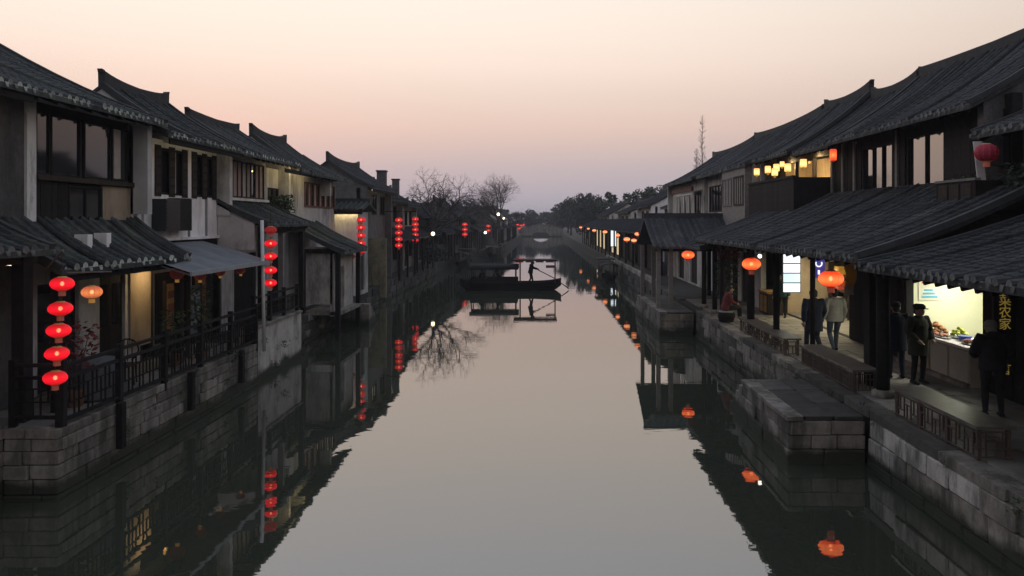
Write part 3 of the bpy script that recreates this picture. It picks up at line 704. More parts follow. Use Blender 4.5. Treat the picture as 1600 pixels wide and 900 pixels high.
# --- L4, plastered house with lit eave
h4 = thing('canal_house', (-10.4, 33, 1.0), 'house with a lit strip under its eave and brown slatted windows', 'house')
wall(h4, PF, 28.6, 38.2, 1.0, 6.85, [(28.75, 29.9, 5.0, 6.1), (33.2, 38.0, 5.45, 6.55), (29.2, 30.6, 1.2, 3.4)], 'plaster_grey')
window(h4, PF, 28.75, 29.9, 5.0, 6.1, 2, 2, .06, .02, 'wood')
window(h4, Pl('x', -10.38, 1), 33.2, 38.0, 5.45, 6.55, 11, 1, .06, .03, 'wood_red', panes=['glass', 'curtain_pink', 'glass', 'curtain'])
q = MB(); Pl('x', -10.5, 1).box(q, 29.2, 30.6, -.1, 0, 1.2, 3.4); q.build('door', 'wood', h4)
roof(h4, -9.55, 6.82, -12.1, 8.46, 31.5, 35.75, rup=.14, m='tile_left', me_='tile_end', rafters=8)
roof(h4, -9.58, 6.84, -12.1, 8.1, 30.2, 31.47, m='tile_left', me_='tile_end', ridge=False, name='link_roof')
roof(h4, -9.62, 6.80, -12.1, 8.1, 35.78, 38.4, m='tile_left', me_='tile_end', ridge=False, name='link_roof')
gable(h4, -9.55, 6.82, -12.1, 8.46, 31.55, 6.8); gable(h4, -9.55, 6.82, -12.1, 8.46, 35.5, 6)
eave_light(h4, -9.58, 6.9, 28.7, 33.1, 'led')
MB().box((-13.9, 28.6, 1), (-13.7, 38, 6.8)).build('wall', 'plaster_grey', h4)
# --- lean-to shed by the water
sh = thing('lean_to_shed', (-9.2, 32, .4), 'lean-to shed with stained wall standing at the water on the left', 'shed')
roof(sh, -7.95, 3.55, -10.3, 4.75, 30.6, 34.6, .28, 'tile_left', 'tile_end', back=False, ridge=False)
wall(sh, Pl('y', 31.0, -1), -9.65, -8.55, 1.4, 3.75, (), 'plaster_dirty', .15)
wall(sh, Pl('x', -8.5, 1), 31.0, 34.2, .9, 3.5, [(31.6, 32.6, .9, 2.9)], 'plaster_dirty', .15)
for x, y in ((-8.3, 30.9), (-8.3, 34.3), (-9.75, 30.95)): MB().box((x-.09, y-.09, -.4), (x+.09, y+.09, 3.55)).build('post', 'wood', sh)
MB().box((-9.8, 30.85, 3.5), (-8.2, 30.98, 3.68)).build('beam', 'wood', sh)
MB().box((-9.75, 31.0, .95), (-8.2, 34.4, 1.1)).build('floor', 'stone', sh)
for i in range(5):
    MB().box((-9.6+i*.05, 34.7+i*.42, -.5), (-7.9-.03*i, 35.1+i*.42, 1.0-i*.19)).build('step', 'stone', sh)
# --- low white house whose lit end wall faces the camera
h5 = thing('canal_house', (-10.4, 40, 1.0), 'low white house whose end wall has a lit strip below a dark roof', 'house')
wall(h5, Pl('y', 38.4, -1), -12.4, -9.3, 1.0, 5.28, (), 'plaster')
wall(h5, Pl('x', -9.3, 1), 38.42, 40.6, 1.0, 5.28, [(39.0, 39.9, 1.2, 3.3)], 'plaster_grey')
q = MB(); Pl('x', -9.35, 1).box(q, 39.0, 39.9, -.1, -.02, 1.2, 3.3); q.build('door', 'wood_brown', h5)
cross_roof(h5, -12.6, -8.95, 37.9, 5.42, 39.5, 5.8, .26, 'tile_left', 'tile_end')
MB().box((-12.5, 37.98, 5.16), (-9.0, 38.1, 5.32)).build('fascia', 'wood', h5)
MB().tube([(-12.0, 38.16, 5.24), (-9.3, 38.16, 5.24)], .022, 6).build('light_strip', 'led', h5)
d5 = thing('paper_charm', (-9.7, 38.37, 3.0), 'small red diamond paper charm on the low white house wall', 'paper charm')
MB().prism([(-9.7, 2.72), (-9.4, 3.02), (-9.7, 3.32), (-10.0, 3.02)], 'y', 38.36, 38.38).build('paper', 'poster_red', d5)
# --- further houses on the left
def simple_house(side, Xf, Y0, Y1, ze, zr, label, wm_='plaster_grey', ov=.75, dep=2.6, nwin=3, two=True, tl='tile', strip_m=None, lowcan=True, chim=(), wz=None, wmat='wood'):
    s = side; pl = Pl('x', Xf, -s)
    o = thing('canal_house', (Xf, (Y0+Y1)/2, 1.0), label, 'house')
    hs = []; n_ = nwin; w_ = (Y1-Y0) / n_
    for i in range(n_):
        a = Y0 + w_*(i+.22); b2 = Y0 + w_*(i+.78)
        if two: hs.append((a, b2, ze-1.55, ze-.35))
        hs.append((a, b2, 1.15, 3.2) if i % 2 else (a, b2, 1.9, 3.1))
    wall(o, pl, Y0, Y1, .8, ze-.05, hs, wm_)
    for h in hs:
        if h[2] < 1.5:
            q = MB(); pl.box(q, h[0], h[1], -.15, -.06, h[2], h[3]); q.build('door', wmat, o)
        else: window(o, pl, *h, 2, 1, .07, .03, wmat, mull=.06)
    Xe = Xf - s*ov; Xr = Xe + s*dep
    roof(o, Xe, ze, Xr, zr, Y0-.15, Y1+.15, .34, tl, 'tile_end', single=False, rup=.18)
    gable(o, Xe, ze, Xr, zr, Y0, .9, m=wm_); gable(o, Xe, ze, Xr, zr, Y1-.22, .9, m=wm_)
    MB().box((2*Xr-Xe - s*.5, Y0, .8), (2*Xr-Xe - s*.7, Y1, ze)).build('wall', wm_, o)
    if strip_m: eave_light(o, Xf - s*ov, ze, Y0+.3, Y1-.3, strip_m)
    if lowcan:
        roof(o, Xf - s*1.5, 3.55, Xf, 4.3, Y0+.1, Y1-.1, .34, tl, 'tile_end', single=False, back=False, ridge=False, name='canopy')
        for i in range(max(2, int((Y1-Y0)/2.6)+1)):
            y = Y0+.3 + (Y1-Y0-.6)*i/max(1, int((Y1-Y0)/2.6)); MB().box((Xf-s*1.3, y-.08, .8), (Xf-s*1.44, y+.08, 3.55)).build('post', 'wood', o)
    for cx, y, w2, zt in chim:
        w2 /= 2; MB().box((cx-w2, y-w2, ze-.2), (cx+w2, y+w2, zt-.1)).build('chimney', 'brick_wall', o)
        MB().box((cx-w2-.05, y-w2-.05, zt-.1), (cx+w2+.05, y+w2+.05, zt)).build('chimney_cap', 'ridge', o)
    return o
simple_house(-1, -10.3, 43.1, 50.2, 6.75, 8.3, 'two-storey house with curved ridge behind the low white house', 'weathered', strip_m='led_soft', nwin=3, lowcan=False)
simple_house(-1, -10.9, 50.6, 57.5, 6.3, 7.7, 'grey house carrying two square brick chimneys', 'weathered', strip_m='led_soft', chim=((-10.8, 51.3, .58, 8.25), (-10.62, 55.3, .46, 7.9)))
simple_house(-1, -10.9, 57.9, 64.0, 6.0, 7.4, 'grey gabled house just past the two chimneys on the left', 'plaster_dirty')
simple_house(-1, -11.2, 66.5, 74.0, 5.2, 6.7, 'low grey house behind the first bare tree on the left bank', 'weathered', two=False)
simple_house(-1, -10.8, 74.5, 83.0, 4.9, 6.5, 'dark low house beyond the first bare tree', 'weathered', two=False)
simple_house(-1, -10.0, 83.5, 94.0, 5.4, 7.2, 'long dark house halfway between the two bare trees', 'weathered', nwin=4)
simple_house(-1, -9.3, 95.0, 106.0, 5.0, 6.9, 'dark house left of the second bare tree', 'weathered', nwin=4)
simple_house(-1, -8.0, 118.0, 132.0, 4.6, 6.2, 'small distant house right of the second bare tree', 'weathered', nwin=4, two=False)
simple_house(-1, -7.4, 134.0, 150.0, 4.8, 6.6, 'far dark house near the arched bridge on the left bank', 'plaster_dirty', nwin=4, two=False)
simple_house(-1, -7.2, 155.0, 180.0, 5.2, 7.2, 'farthest long house on the left bank before the arched bridge', 'plaster_grey', nwin=5)
# end wall by the third lantern string, lamplight painted into its plaster colour
lw = tag(MB().box((-10.28, 44.4, .3), (-9.1, 44.65, 3.8)).build('end_wall', 'plaster_lamplight_stained'), 'stained end wall with yellowish lamplight painted on at the water by the third lantern string', 'wall')

# ------------------------------------------------------------------ houses on the right
PR = Pl('x', 9.8, -1)
g2 = thing('canal_house', (9.8, 24, 1.0), 'big right-hand house with long sweeping roof and tall upper windows', 'house')
wall(g2, PR, 15.7, 31.6, 3.75, 7.5, [(18.3, 20.2, 5.7, 7.1), (21.0, 23.0, 5.6, 7.05), (25.4, 30.9, 5.6, 7.1)], 'wood')
window(g2, Pl('x', 9.84, -1), 18.3, 20.2, 5.7, 7.1, 2, 1, .07, .05, 'wood', 'glass')
window(g2, Pl('x', 9.84, -1), 21.0, 23.0, 5.6, 7.05, 3, 1, .07, .05, 'wood', 'glass')
planks(g2, PR, 15.75, 18.25, 5.6, 7.2, 7, 'wood'); planks(g2, PR, 20.25, 20.95, 5.6, 7.2, 3, 'wood'); planks(g2, PR, 23.05, 25.3, 5.6, 7.2, 9, 'wood')
for u in (23.4, 24.3, 25.2, 20.6): 
    q = MB(); PR.box(q, u, u+.12, .0, .09, 5.5, 7.3); q.build('post', 'wood_grey', g2)
roof(g2, 9.0, 7.28, 12.0, 9.35, 15.85, 23.85, ridge=True, rup=.05, rafters=14)
roof(g2, 9.08, 7.24, 12.0, 9.22, 23.9, 27.3, ridge=True, rup=.14, rafters=6)
roof(g2, 8.92, 7.32, 12.0, 9.5, 27.35, 31.8, ridge=True, rup=.14, rafters=8)
gable(g2, 9.0, 7.28, 12.0, 9.35, 15.95, 6.0, m='brick_wall'); gable(g2, 9.0, 7.28, 12.0, 9.48, 31.4, 4, m='brick_wall')
MB().box((14.3, 15.9, 1), (14.5, 31.6, 7.3)).build('wall', 'brick_wall', g2)
# open lit balcony room behind the yellow lanterns
MB().box((11.2, 25.2, 5.4), (11.3, 31.2, 7.3)).build('balcony_wall', 'plaster_beige', g2)
MB().box((9.85, 31.1, 5.4), (11.2, 31.2, 7.3)).build('balcony_wall', 'plaster_beige', g2)
MB().box((9.85, 25.1, 5.4), (11.2, 25.2, 7.3)).build('balcony_wall', 'wood', g2)
MB().box((9.7, 25.1, 5.3), (11.2, 31.2, 5.4)).build('balcony_floor', 'wood', g2)
for u in (27.2, 29.1): 
    q = MB(); PR.box(q, u-.06, u+.06, -.12, 0, 5.6, 7.1); q.build('post', 'wood', g2)
# ground floor of that house: shopfront walls and the near shop's opening
holes = [(16.75, 20.25, 1.1, 3.72), (24.0, 30.6, 1.1, 3.6)]
wall(g2, PR, 15.7, 31.6, 1.0, 3.74, holes, 'wood', .2)
planks(g2, PR, 20.3, 23.9, 1.15, 3.6, 9, 'wood')
# shop interiors
def shop(Y0, Y1, Xb, m, parent):
    MB().box((Xb, Y0-.1, 1.0), (Xb+.1, Y1+.1, 3.85)).build('shop_wall', m, parent)
    MB().box((10.0, Y0-.1, 1.0), (Xb, Y0, 3.85)).build('shop_wall', m, parent); MB().box((10.0, Y1, 1.0), (Xb, Y1+.1, 3.85)).build('shop_wall', m, parent)
    MB().box((9.8, Y0-.1, 3.76), (Xb, Y1+.1, 3.86)).build('shop_ceiling', m, parent)
    MB().box((9.6, Y0-.1, 1.0), (Xb, Y1+.1, 1.095)).build('shop_floor', 'slab', parent)
shop(16.75, 20.25, 12.0, 'shop_wall', g2)
shop(24.0, 30.6, 12.2, 'plaster_beige', g2)
def lampfix(parent, p, q, m, energy, colr, label):
    MB().tube([p, q], .03, 8).build('tube_lamp', m, parent)
    ld = bpy.data.lights.new('tube_light', 'AREA'); ld.shape = 'RECTANGLE'; d = Vector(q)-Vector(p); ld.size = .15; ld.size_y = d.length; ld.energy = energy; ld.color = colr
    o = bpy.data.objects.new('tube_light', ld); link(o, parent, (Vector(p)+Vector(q))/2 - Vector((0, 0, .06)))
lampfix(g2, (10.9, 17.2, 3.68), (10.9, 19.8, 3.68), 'tube_white', 92, (1, .98, .82), '')
lampfix(g2, (10.3, 24.6, 3.62), (10.3, 29.8, 3.62), 'lamp_warm', 150, (1, .86, .55), '')
# near canopy and middle canopy over the walkway
def canopy(Y0, Y1, Xe, ze, Xt, zt, label, posts, pm='wood', raf=20):
    o = thing('tiled_canopy', ((Xe+Xt)/2, (Y0+Y1)/2, 1.1), label, 'canopy')
    roof(o, Xe, ze, Xt, zt, Y0, Y1, .24, 'tile', 'tile_end', back=False, ridge=False, rafters=raf)
    for x, y, r in posts:
        MB().tube([(x, y, 1.1), (x, y, ze+.34)], r, 10).build('post', pm, o, True)
        MB().tube([(x, y, 1.08), (x, y, 1.22), (x, y, 1.26)], [r*1.7, r*1.7, r*1.2], 10).build('post_base', 'stone', o, True)
    MB().box((Xe+1.0, Y0+.1, ze+.06), (Xe+1.16, Y1-.1, ze+.24)).build('beam', 'wood', o)
    return o
canopy(7.0, 14.05, 5.9, 4.0, 9.75, 5.12, 'nearest tiled canopy in the right foreground below the crimson lantern', ((7.3, 10.9, .10), (7.3, 8.6, .12)))
canopy(14.1, 29.2, 5.9, 4.13, 9.75, 5.72, 'long tiled canopy on the right above the two men walking away', ((7.25, 16.0, .14), (7.2, 20.0, .07), (7.08, 22.7, .10), (6.95, 25.0, .13), (6.95, 28.9, .10)), raf=30)
tag(MB().box((7.4, 17.0, 1.1), (7.68, 17.3, 4.2)).build('timber_pillar', 'wood'), 'broad dark timber pillar beside the man in the peaked cap', 'pillar')
# gable-side edge band where the middle canopy steps over the near one is the verge itself
# R1 nearest house, lower upper storey at the right edge
g1 = thing('canal_house', (9.8, 12, 1.0), 'nearest house at the right edge with a low upper roof', 'house')
wall(g1, Pl('x', 10.3, -1), 7.0, 15.65, 4.0, 6.6, [(13.2, 14.9, 5.1, 6.4)], 'wood')
window(g1, Pl('x', 10.3, -1), 13.2, 14.9, 5.1, 6.4, 3, 1, .06, .03, 'wood')
wall(g1, PR, 7.0, 15.65, 1.0, 4.2, [(12.0, 13.8, 1.1, 3.5)], 'wood')
planks(g1, PR, 12.0, 13.8, 1.15, 3.5, 4, 'wood', d=-.1)
roof(g1, 8.95, 6.62, 12.4, 8.3, 7.0, 15.7, ridge=False, rafters=12)
wp = thing('white_banner', (8.9, 15.4, 5.6), 'slanting white cloth panel hanging at the right beside the crimson lantern', 'cloth panel')
MB().add([(8.83, 15.42, 6.46), (8.99, 15.40, 6.46), (9.06, 15.36, 5.64), (8.90, 15.38, 5.64), (8.83, 15.44, 6.46), (8.99, 15.42, 6.46), (9.06, 15.38, 5.64), (8.90, 15.40, 5.64)], [(0, 1, 2, 3), (7, 6, 5, 4), (0, 4, 5, 1), (1, 5, 6, 2), (2, 6, 7, 3), (3, 7, 4, 0)]).build('cloth', 'white_paint', wp)
MB().bar((8.78, 15.43, 6.47), (9.04, 15.41, 6.47), .03).build('rod', 'wood', wp); MB().bar((8.85, 15.39, 5.62), (9.10, 15.37, 5.62), .03).build('rod', 'wood', wp)
for i, (y, l_) in enumerate(((15.95, 'dark planter box at the step between the two nearest right canopies'),)):
    o = thing('planter_box', (9.2, y, 5.0), l_, 'planter')
    MB().box((8.75, y-.75, 4.95), (9.75, y+.75, 5.05)).build('base', 'wood', o)
    MB().box((8.75, y-.75, 5.05), (8.8, y+.75, 5.65)).build('front_panel', 'wood', o)
    MB().box((8.8, y-.75, 5.05), (9.75, y-.70, 5.65)).build('end_panel', 'wood', o); MB().box((8.8, y+.7, 5.05), (9.75, y+.75, 5.65)).build('end_panel', 'wood', o)
    MB().box((8.72, y-.78, 5.65), (8.84, y+.78, 5.70)).build('rail', 'wood_grey', o)
    MB().box((8.85, y-.68, 5.05), (9.7, y+.68, 5.45)).build('soil', 'earth', o)
    for k in range(3): MB().box((8.735, y-.6+k*.45, 5.1), (8.748, y-.25+k*.45, 5.6)).build('panel', 'wood_brown', o)
# balcony box below the yellow lanterns
bb = thing('balcony_box', (8.7, 28, 5.0), 'dark boarded balcony jutting out below the yellow lanterns', 'balcony')
MB().box((8.55, 25.4, 5.0), (9.75, 30.9, 5.15)).build('base', 'wood', bb)
for i in range(18):
    y = 25.4 + 5.5*i/18; MB().box((8.5, y, 5.02), (8.55, y+.295, 6.28+random.uniform(-.01, .01))).build('board', 'wood', bb)
MB().box((8.46, 25.35, 6.28), (8.6, 30.95, 6.36)).build('rail', 'wood', bb)
MB().box((8.56, 25.4, 5.16), (9.75, 25.45, 6.3)).build('end_panel', 'wood', bb); MB().box((8.56, 30.85, 5.16), (9.75, 30.9, 6.3)).build('end_panel', 'wood', bb)
# --- R3 houses beyond
g3 = thing('canal_house', (9.4, 37, 1.0), 'grey timber house with projecting bay beyond the yellow lanterns', 'house')
P3 = Pl('x', 9.3, -1)
wall(g3, P3, 31.9, 42.0, 1.0, 7.3, [(36.6, 37.6, 5.4, 6.8), (38.2, 41.6, 5.3, 6.7), (33, 35, 1.1, 3.4), (37, 40, 1.1, 3.4)], 'plaster_grey')
for a, b_ in ((33, 35), (37, 40)): planks(g3, P3, a, b_, 1.1, 3.4, 5, 'wood', d=-.12)
MB().box((8.7, 32.2, 4.5), (9.3, 36.3, 7.2)).build('bay', 'wood_grey', g3)
window(g3, Pl('x', 8.7, -1), 32.4, 34.0, 5.5, 6.8, 4, 1, .07, .04, 'wood_brown', panes=['glass_lit', 'curtain', 'glass']); window(g3, Pl('x', 8.7, -1), 34.4, 36.1, 5.5, 6.8, 3, 1, .07, .04, 'wood_grey')
window(g3, P3, 36.6, 37.6, 5.4, 6.8, 2, 2, .07, .03, 'wood_grey'); window(g3, P3, 38.2, 41.6, 5.3, 6.7, 5, 1, .07, .03, 'wood')
q = MB(); P3.box(q, 36.4, 42, 0, .3, 4.9, 5.05); q.build('ledge', 'stone', g3)
roof(g3, 8.65, 7.22, 12.0, 9.35, 32.0, 42.2, .3, single=True, rup=.12)
gable(g3, 8.65, 7.22, 12.0, 9.35, 32.05, 6, m='plaster_dirty')
MB().box((14.3, 32, 1), (14.5, 52, 7.2)).build('wall', 'brick_wall', g3)
g4 = thing('canal_house', (9.2, 47, 1.0), 'house with white upper windows and a red fascia beyond the bay', 'house')
P4 = Pl('x', 9.1, -1)
wall(g4, P4, 42.1, 52.3, 1.0, 7.15, [(45.5, 50.5, 5.1, 6.5), (43, 44.6, 5.1, 6.4), (44, 46, 1.1, 3.3), (48, 50, 1.1, 3.3)], 'plaster_dirty')
window(g4, P4, 45.5, 50.5, 5.1, 6.5, 6, 1, .08, .03, 'white_paint', panes=['glass', 'curtain', 'glass', 'glass_lit'], mull=.07); window(g4, P4, 43, 44.6, 5.1, 6.4, 2, 1, .07, .03, 'wood')
for a, b_ in ((44, 46), (48, 50)): planks(g4, P4, a, b_, 1.1, 3.3, 4, 'wood', d=-.12)
q = MB(); P4.box(q, 45, 52.2, .05, .12, 6.62, 6.9); q.build('fascia', 'wood_red', g4)
MB().prism([(9.1, 6.55), (7.9, 6.3), (7.9, 6.36), (9.1, 6.62)], 'y', 42.6, 45.0).build('awning', 'canvas_edge', g4)
roof(g4, 8.45, 7.18, 12.0, 9.2, 42.3, 52.5, .3, single=True, rup=.14)
gable(g4, 8.45, 7.18, 12.0, 9.2, 52.2, .9, m='plaster_grey')
# gallery crossing the walkway with a roof slope facing the camera
gl = thing('gallery', (7.2, 36, 1.0), 'covered gallery with camera-facing tiled slope on the right bank', 'gallery')
cross_roof(gl, 4.95, 9.0, 33.0, 3.7, 36.2, 5.0, .27)
for x in (5.2, 5.75, 8.6):
    for y in (33.4, 38.6): MB().box((x-.09, y-.09, .9), (x+.09, y+.09, 3.6)).build('post', 'wood_grey' if x < 6.5 else 'wood', gl)
MB().box((5.05, 33.32, 3.48), (8.95, 33.48, 3.68)).build('beam', 'wood', gl)
# canopy between them, over the second lantern
canopy(29.4, 32.8, 6.2, 3.75, 9.25, 4.9, 'dim tiled canopy between the long canopy and the gallery', ((7.0, 30.4, .10), (7.0, 32.4, .10)), raf=0)
# far right arcade and houses
fa = thing('arcade', (7.4, 80, 1.0), 'long low arcade hung with orange lanterns far along the right bank', 'arcade')
roof(fa, 6.75, 4.0, 9.4, 4.95, 47.5, 128, .40, 'tile', 'tile_end', single=False, back=False, ridge=False)
for i in range(17):
    y = 48 + 4.95*i; MB().box((7.0, y-.08, 1.0), (7.14, y+.08, 4.1)).build('post', 'wood', fa)
wall(fa, Pl('x', 8.3, -1), 52.6, 128, 1.0, 4.45, [(56+i*6, 60.5+i*6, 1.1, 3.5) for i in range(12)], 'wood', .2)
for i in range(12):
    q = MB(); Pl('x', 8.5, -1).box(q, 56+i*6, 60.5+i*6, -.05, 0, 1.1, 3.5); q.build('lit_shopfront' if i in (4, 5, 7, 8, 9) else 'shopfront', 'door_glow' if i in (4, 5, 7, 8, 9) else 'wood_brown', fa)
simple_house(1, 11.2, 54.0, 66.0, 5.9, 7.3, 'dark-roofed house behind the arcade nearest the red fascia', 'plaster_dirty', lowcan=False, dep=2.9)
simple_house(1, 10.6, 70.0, 80.0, 6.2, 8.0, 'house with pale gable rising behind the lantern arcade', 'plaster', lowcan=False, dep=3.2)
simple_house(1, 10.4, 84.0, 98.0, 5.8, 7.2, 'grey house behind the arcade right of the white gable', 'plaster_grey', lowcan=False, dep=3)
simple_house(1, 9.8, 104.0, 124.0, 5.6, 7.3, 'farthest right-bank house standing before the evergreen trees', 'plaster_grey', lowcan=False, dep=3)
# arched bridge far down the canal
br = thing('arched_bridge', (0, 232, 0), 'small arched stone bridge across the far end of the canal', 'bridge')
top = [(-6.8 + 13.6*i/16, 1.7 + 1.3*math.sin(math.pi*i/16)) for i in range(17)]
arch = [(2.8*math.cos(math.pi*i/12), -.3 + 1.9*math.sin(math.pi*i/12)) for i in range(13)]          # right to left
MB().prism(top + [(6.8, -.4)] + arch + [(-6.8, -.4)], 'y', 231, 234).build('span', 'stone', br)
for yy in (231.1, 233.9):
    q = MB()
    for (xa, za), (xb, zb) in zip(top, top[1:]): q.bar((xa, yy, za+.35), (xb, yy, zb+.35), .2, .6)
    q.build('parapet', 'stone', br)
# ------------------------------------------------------------------ railings and benches
def railing(name, pts, z0, z1, label, n_post, style=0, m='wood'):
    """timber railing along a polyline, posts, rails and a lattice of bars"""
    o = thing(name, (*pts[0], z0), label, 'railing')
    for a, b in zip(pts, pts[1:]):
        a3, b3 = Vector((*a, 0)), Vector((*b, 0)); d = b3-a3; ln = d.length; u = d/ln
        k = max(1, round(ln / n_post))
        at = lambda t, z: tuple(a3 + u*t + Vector((0, 0, z)))
        for i in range(k+1): MB().bar(at(ln*i/k, z0-.25), at(ln*i/k, z1+.10), .11).build('post', m, o)
        for z in (z0+.08, z1-.22, z1): MB().bar(at(0, z), at(ln, z), .07, .06).build('rail', m, o)
        for i in range(k):
            s0, s1 = ln*i/k + .07, ln*(i+1)/k - .07; w_ = s1-s0; nb = max(4, int(w_/.13))
            for j in range(1, nb):
                t = s0 + w_*j/nb
                lo, hi = z0+.1, z1-.24
                if style and j % 3 == 1: lo = z0+.35
                if style and j % 3 == 2: hi = z1-.42
                MB().bar(at(t, lo), at(t, hi), .026).build('baluster', m, o)
            for zz in ((z0+.35,), (z0+.35, z1-.42))[style]:
                MB().bar(at(s0, zz), at(s1, zz), .026).build('lattice_bar', m, o)
    return o
railing('terrace_railing', [(-9.3, 13.32), (-8.48, 13.32)], 1.28, 2.28, 'short end railing of the left terrace behind the red lanterns', .9, 1)
railing('terrace_railing', [(-8.46, 13.35), (-8.46, 22.4)], 1.22, 2.26, 'long dark timber railing along the left terrace', 1.85, 1)
railing('pier_railing', [(-8.62, 22.65), (-8.62, 26.7)], 1.72, 2.5, 'timber railing on top of the stained pier wall', 1.35, 0)
for i, y in enumerate((14.9, 17.9, 20.9)):
    tag(MB().box((-8.34, y-.08, .35), (-8.22, y+.08, 1.25)).build('fender_post', 'wood'), ('first', 'second', 'third')[i] + ' short timber fender from the near end of the left terrace', 'fender', 'fenders along the left terrace')
def bench(Y0, Y1, X0, X1, zf, h, label, style):
    o = thing('lattice_bench', ((X0+X1)/2, (Y0+Y1)/2, zf), label, 'bench', 'lattice benches on the right walkway')
    zt = zf+h
    MB().box((X0-.05, Y0-.05, zt-.05), (X1+.05, Y1+.05, zt)).build('seat', 'seat_board', o)
    for x in (X0+.03, X1-.03):
        n_ = max(2, round((Y1-Y0)/.9)+1)
        for i in range(n_):
            y = Y0+.03 + (Y1-Y0-.06)*i/(n_-1); MB().box((x-.03, y-.03, zf), (x+.03, y+.03, zt-.05)).build('leg', 'wood_lattice', o)
    def panel(p0, p1):
        p0, p1 = Vector(p0), Vector(p1); ln = (p1-p0).length; u = (p1-p0)/ln
        def b(t0, z0, t1, z1): MB().bar(p0+u*t0+Vector((0, 0, zf+z0)), p0+u*t1+Vector((0, 0, zf+z1)), .022).build('lattice_bar', 'wood_lattice', o)
        b(0, .05, ln, .05); b(0, h-.10, ln, h-.10)
        lo, hi = .06, h-.11; m1 = lo+(hi-lo)*.33; m2 = lo+(hi-lo)*.67; n_ = max(2, round(ln/.26)); w_ = ln/n_
        for i in range(n_):
            t = i*w_
            if style:
                b(t+w_*.5, lo, t+w_*.5, hi)
                if i % 2: b(t+.02, lo, t+.02, m2); b(t+.02, m2, t+w_*.5, m2); b(t+w_*.5, m1, t+w_, m1)
                else: b(t+.02, m1, t+.02, hi); b(t+.02, m1, t+w_*.5, m1); b(t+w_*.5, m2, t+w_, m2)
            else:
                for f in (.0, .33, .66): b(t+w_*f+.02, lo, t+w_*f+.02, hi)
                if i % 2: b(t, m2, t+w_, m2)
    panel((X0, Y0, 0), (X0, Y1, 0)); panel((X0, Y0, 0), (X1, Y0, 0))
    return o
bench(11.75, 14.5, 6.8, 7.32, 1.1, .54, 'nearest lattice-fronted bench at the right edge of the quay', 1)
bench(16.4, 19.7, 6.8, 7.3, 1.1, .50, 'middle lattice-fronted bench behind the broad landing stage', 0)
bench(20.9, 25.6, 6.75, 7.15, 1.1, .48, 'farthest lattice bench beside the man in black', 1)

# ------------------------------------------------------------------ lanterns
def lantern_proto(name, shade, tas, capm='gold', rx=.5, rz=.32, cyl=False, tl=.22, ribm='rib_red'):
    """unit-wide paper lantern hanging from its origin (top loop)"""
    o = thing(name, (0, 0, 0), 'lantern', 'lantern')
    q = MB(); n_ = 24; K = 10
    secs = []
    for i in range(K+1):
        t = math.pi*(.14 + .72*i/K)
        if cyl: secs.append((( 0, 0, -.12-2*rz*(1-i/K)), rx*.82*(1 if 0 < i < K else .9), rx*.82*(1 if 0 < i < K else .9)))
        else: secs.append(((0, 0, -.12-rz-rz*math.cos(t)*-1*-1), rx*math.sin(t), rx*math.sin(t)))
    k = 0
    for c, a, b in secs:
        for j in range(n_):
            t = 2*math.pi*j/n_; f = 1 if j % 2 else .955
            q.v.append((c[0]+a*f*math.cos(t), c[1]+b*f*math.sin(t), c[2]))
    for i in range(K):
        for j in range(n_): q.f.append((i*n_+j, i*n_+(j+1) % n_, (i+1)*n_+(j+1) % n_, (i+1)*n_+j)); q.m.append(0)
    q.build('shade', shade, o, True, (0, 0, -.12-rz))
    top, bot = -.12-rz*.1, -.12-2*rz+rz*.1
    MB().tube([(0, 0, top-.03), (0, 0, top+.04)], [rx*.46, rx*.34], 14).build('cap', capm, o)
    MB().tube([(0, 0, bot+.03), (0, 0, bot-.04)], [rx*.46, rx*.36], 14).build('collar', capm, o)
    MB().tube([(0, 0, bot-.04), (0, 0, bot-.04-tl*.4), (0, 0, bot-.04-tl)], [rx*.30, rx*.29, rx*.30], 10).build('tassel', tas, o)
    if 'dim' not in shade: MB().ball((0, 0, -.12-rz), (.085, .085, .10), 8, 5).build('bulb', 'bulb_hot', o, True)
    rb = MB()
    for j in range(12):
        a = math.pi*2*(j+.5)/12; rb.tube([((c[1]+.004)*math.cos(a), (c[1]+.004)*math.sin(a), c[0][2]) for c in secs[::2]], .008, 3, cap=False)
    rb.build('frame_wire', ribm, o)
    MB().tube([(0, 0, top+.05), (0, 0, top+.16)], .015, 5).build('loop', 'cord', o)
    return o
NTH = ['topmost', 'second from the top', 'middle', 'fourth from the top', 'lowest']
def string(proto, used, spots, sc, where, group, dim=None, cordtop=None):
    for i, p in enumerate(spots):
        n_ = len(spots); nm = 'topmost' if i == 0 else 'lowest' if i == n_-1 else 'middle' if 2*i == n_-1 else ('second' if i == 1 else 'fourth' if i == 3 else 'third') + ' from the top'
        pr, us = (dim, False) if (dim is not None and i == 0) else (proto, used or i > (1 if dim is not None else 0))
        place(pr, us, p, random.uniform(-.4, .4), sc, f'{nm} red lantern {where}', group)
    a = Vector(spots[0]) + Vector((0, 0, .12)); b = Vector(spots[-1])
    c = tag(MB().tube([a + Vector((0, 0, .35)), a, b], .008, 5).build('rope', 'cord'), f'dark rope carrying the red lanterns {where}', 'rope')
red = lantern_proto('red_lantern', 'lantern_red', 'tassel_red')
redfar = lantern_proto('red_lantern', 'lantern_red_far', 'tassel_red')
reddim = lantern_proto('red_lantern', 'lantern_red_dim', 'tassel_red')
S1 = [(-8.29-.03*i, 13.08, z+.17) for i, z in enumerate((3.74, 3.31, 2.93, 2.53, 2.11))]
string(red, False, S1, .385, 'in the near string on the left terrace', 'near lantern string on the left terrace')
S2 = [(-8.28, 23.15, z+.16) for z in (4.55, 4.14, 3.75, 3.32, 2.93)]
string(red, True, S2, .37, 'in the string beside the white pole', 'lantern string beside the white pole', dim=reddim)
S3 = [(-8.9, 37.4, 5.08-.385*i) for i in range(5)]
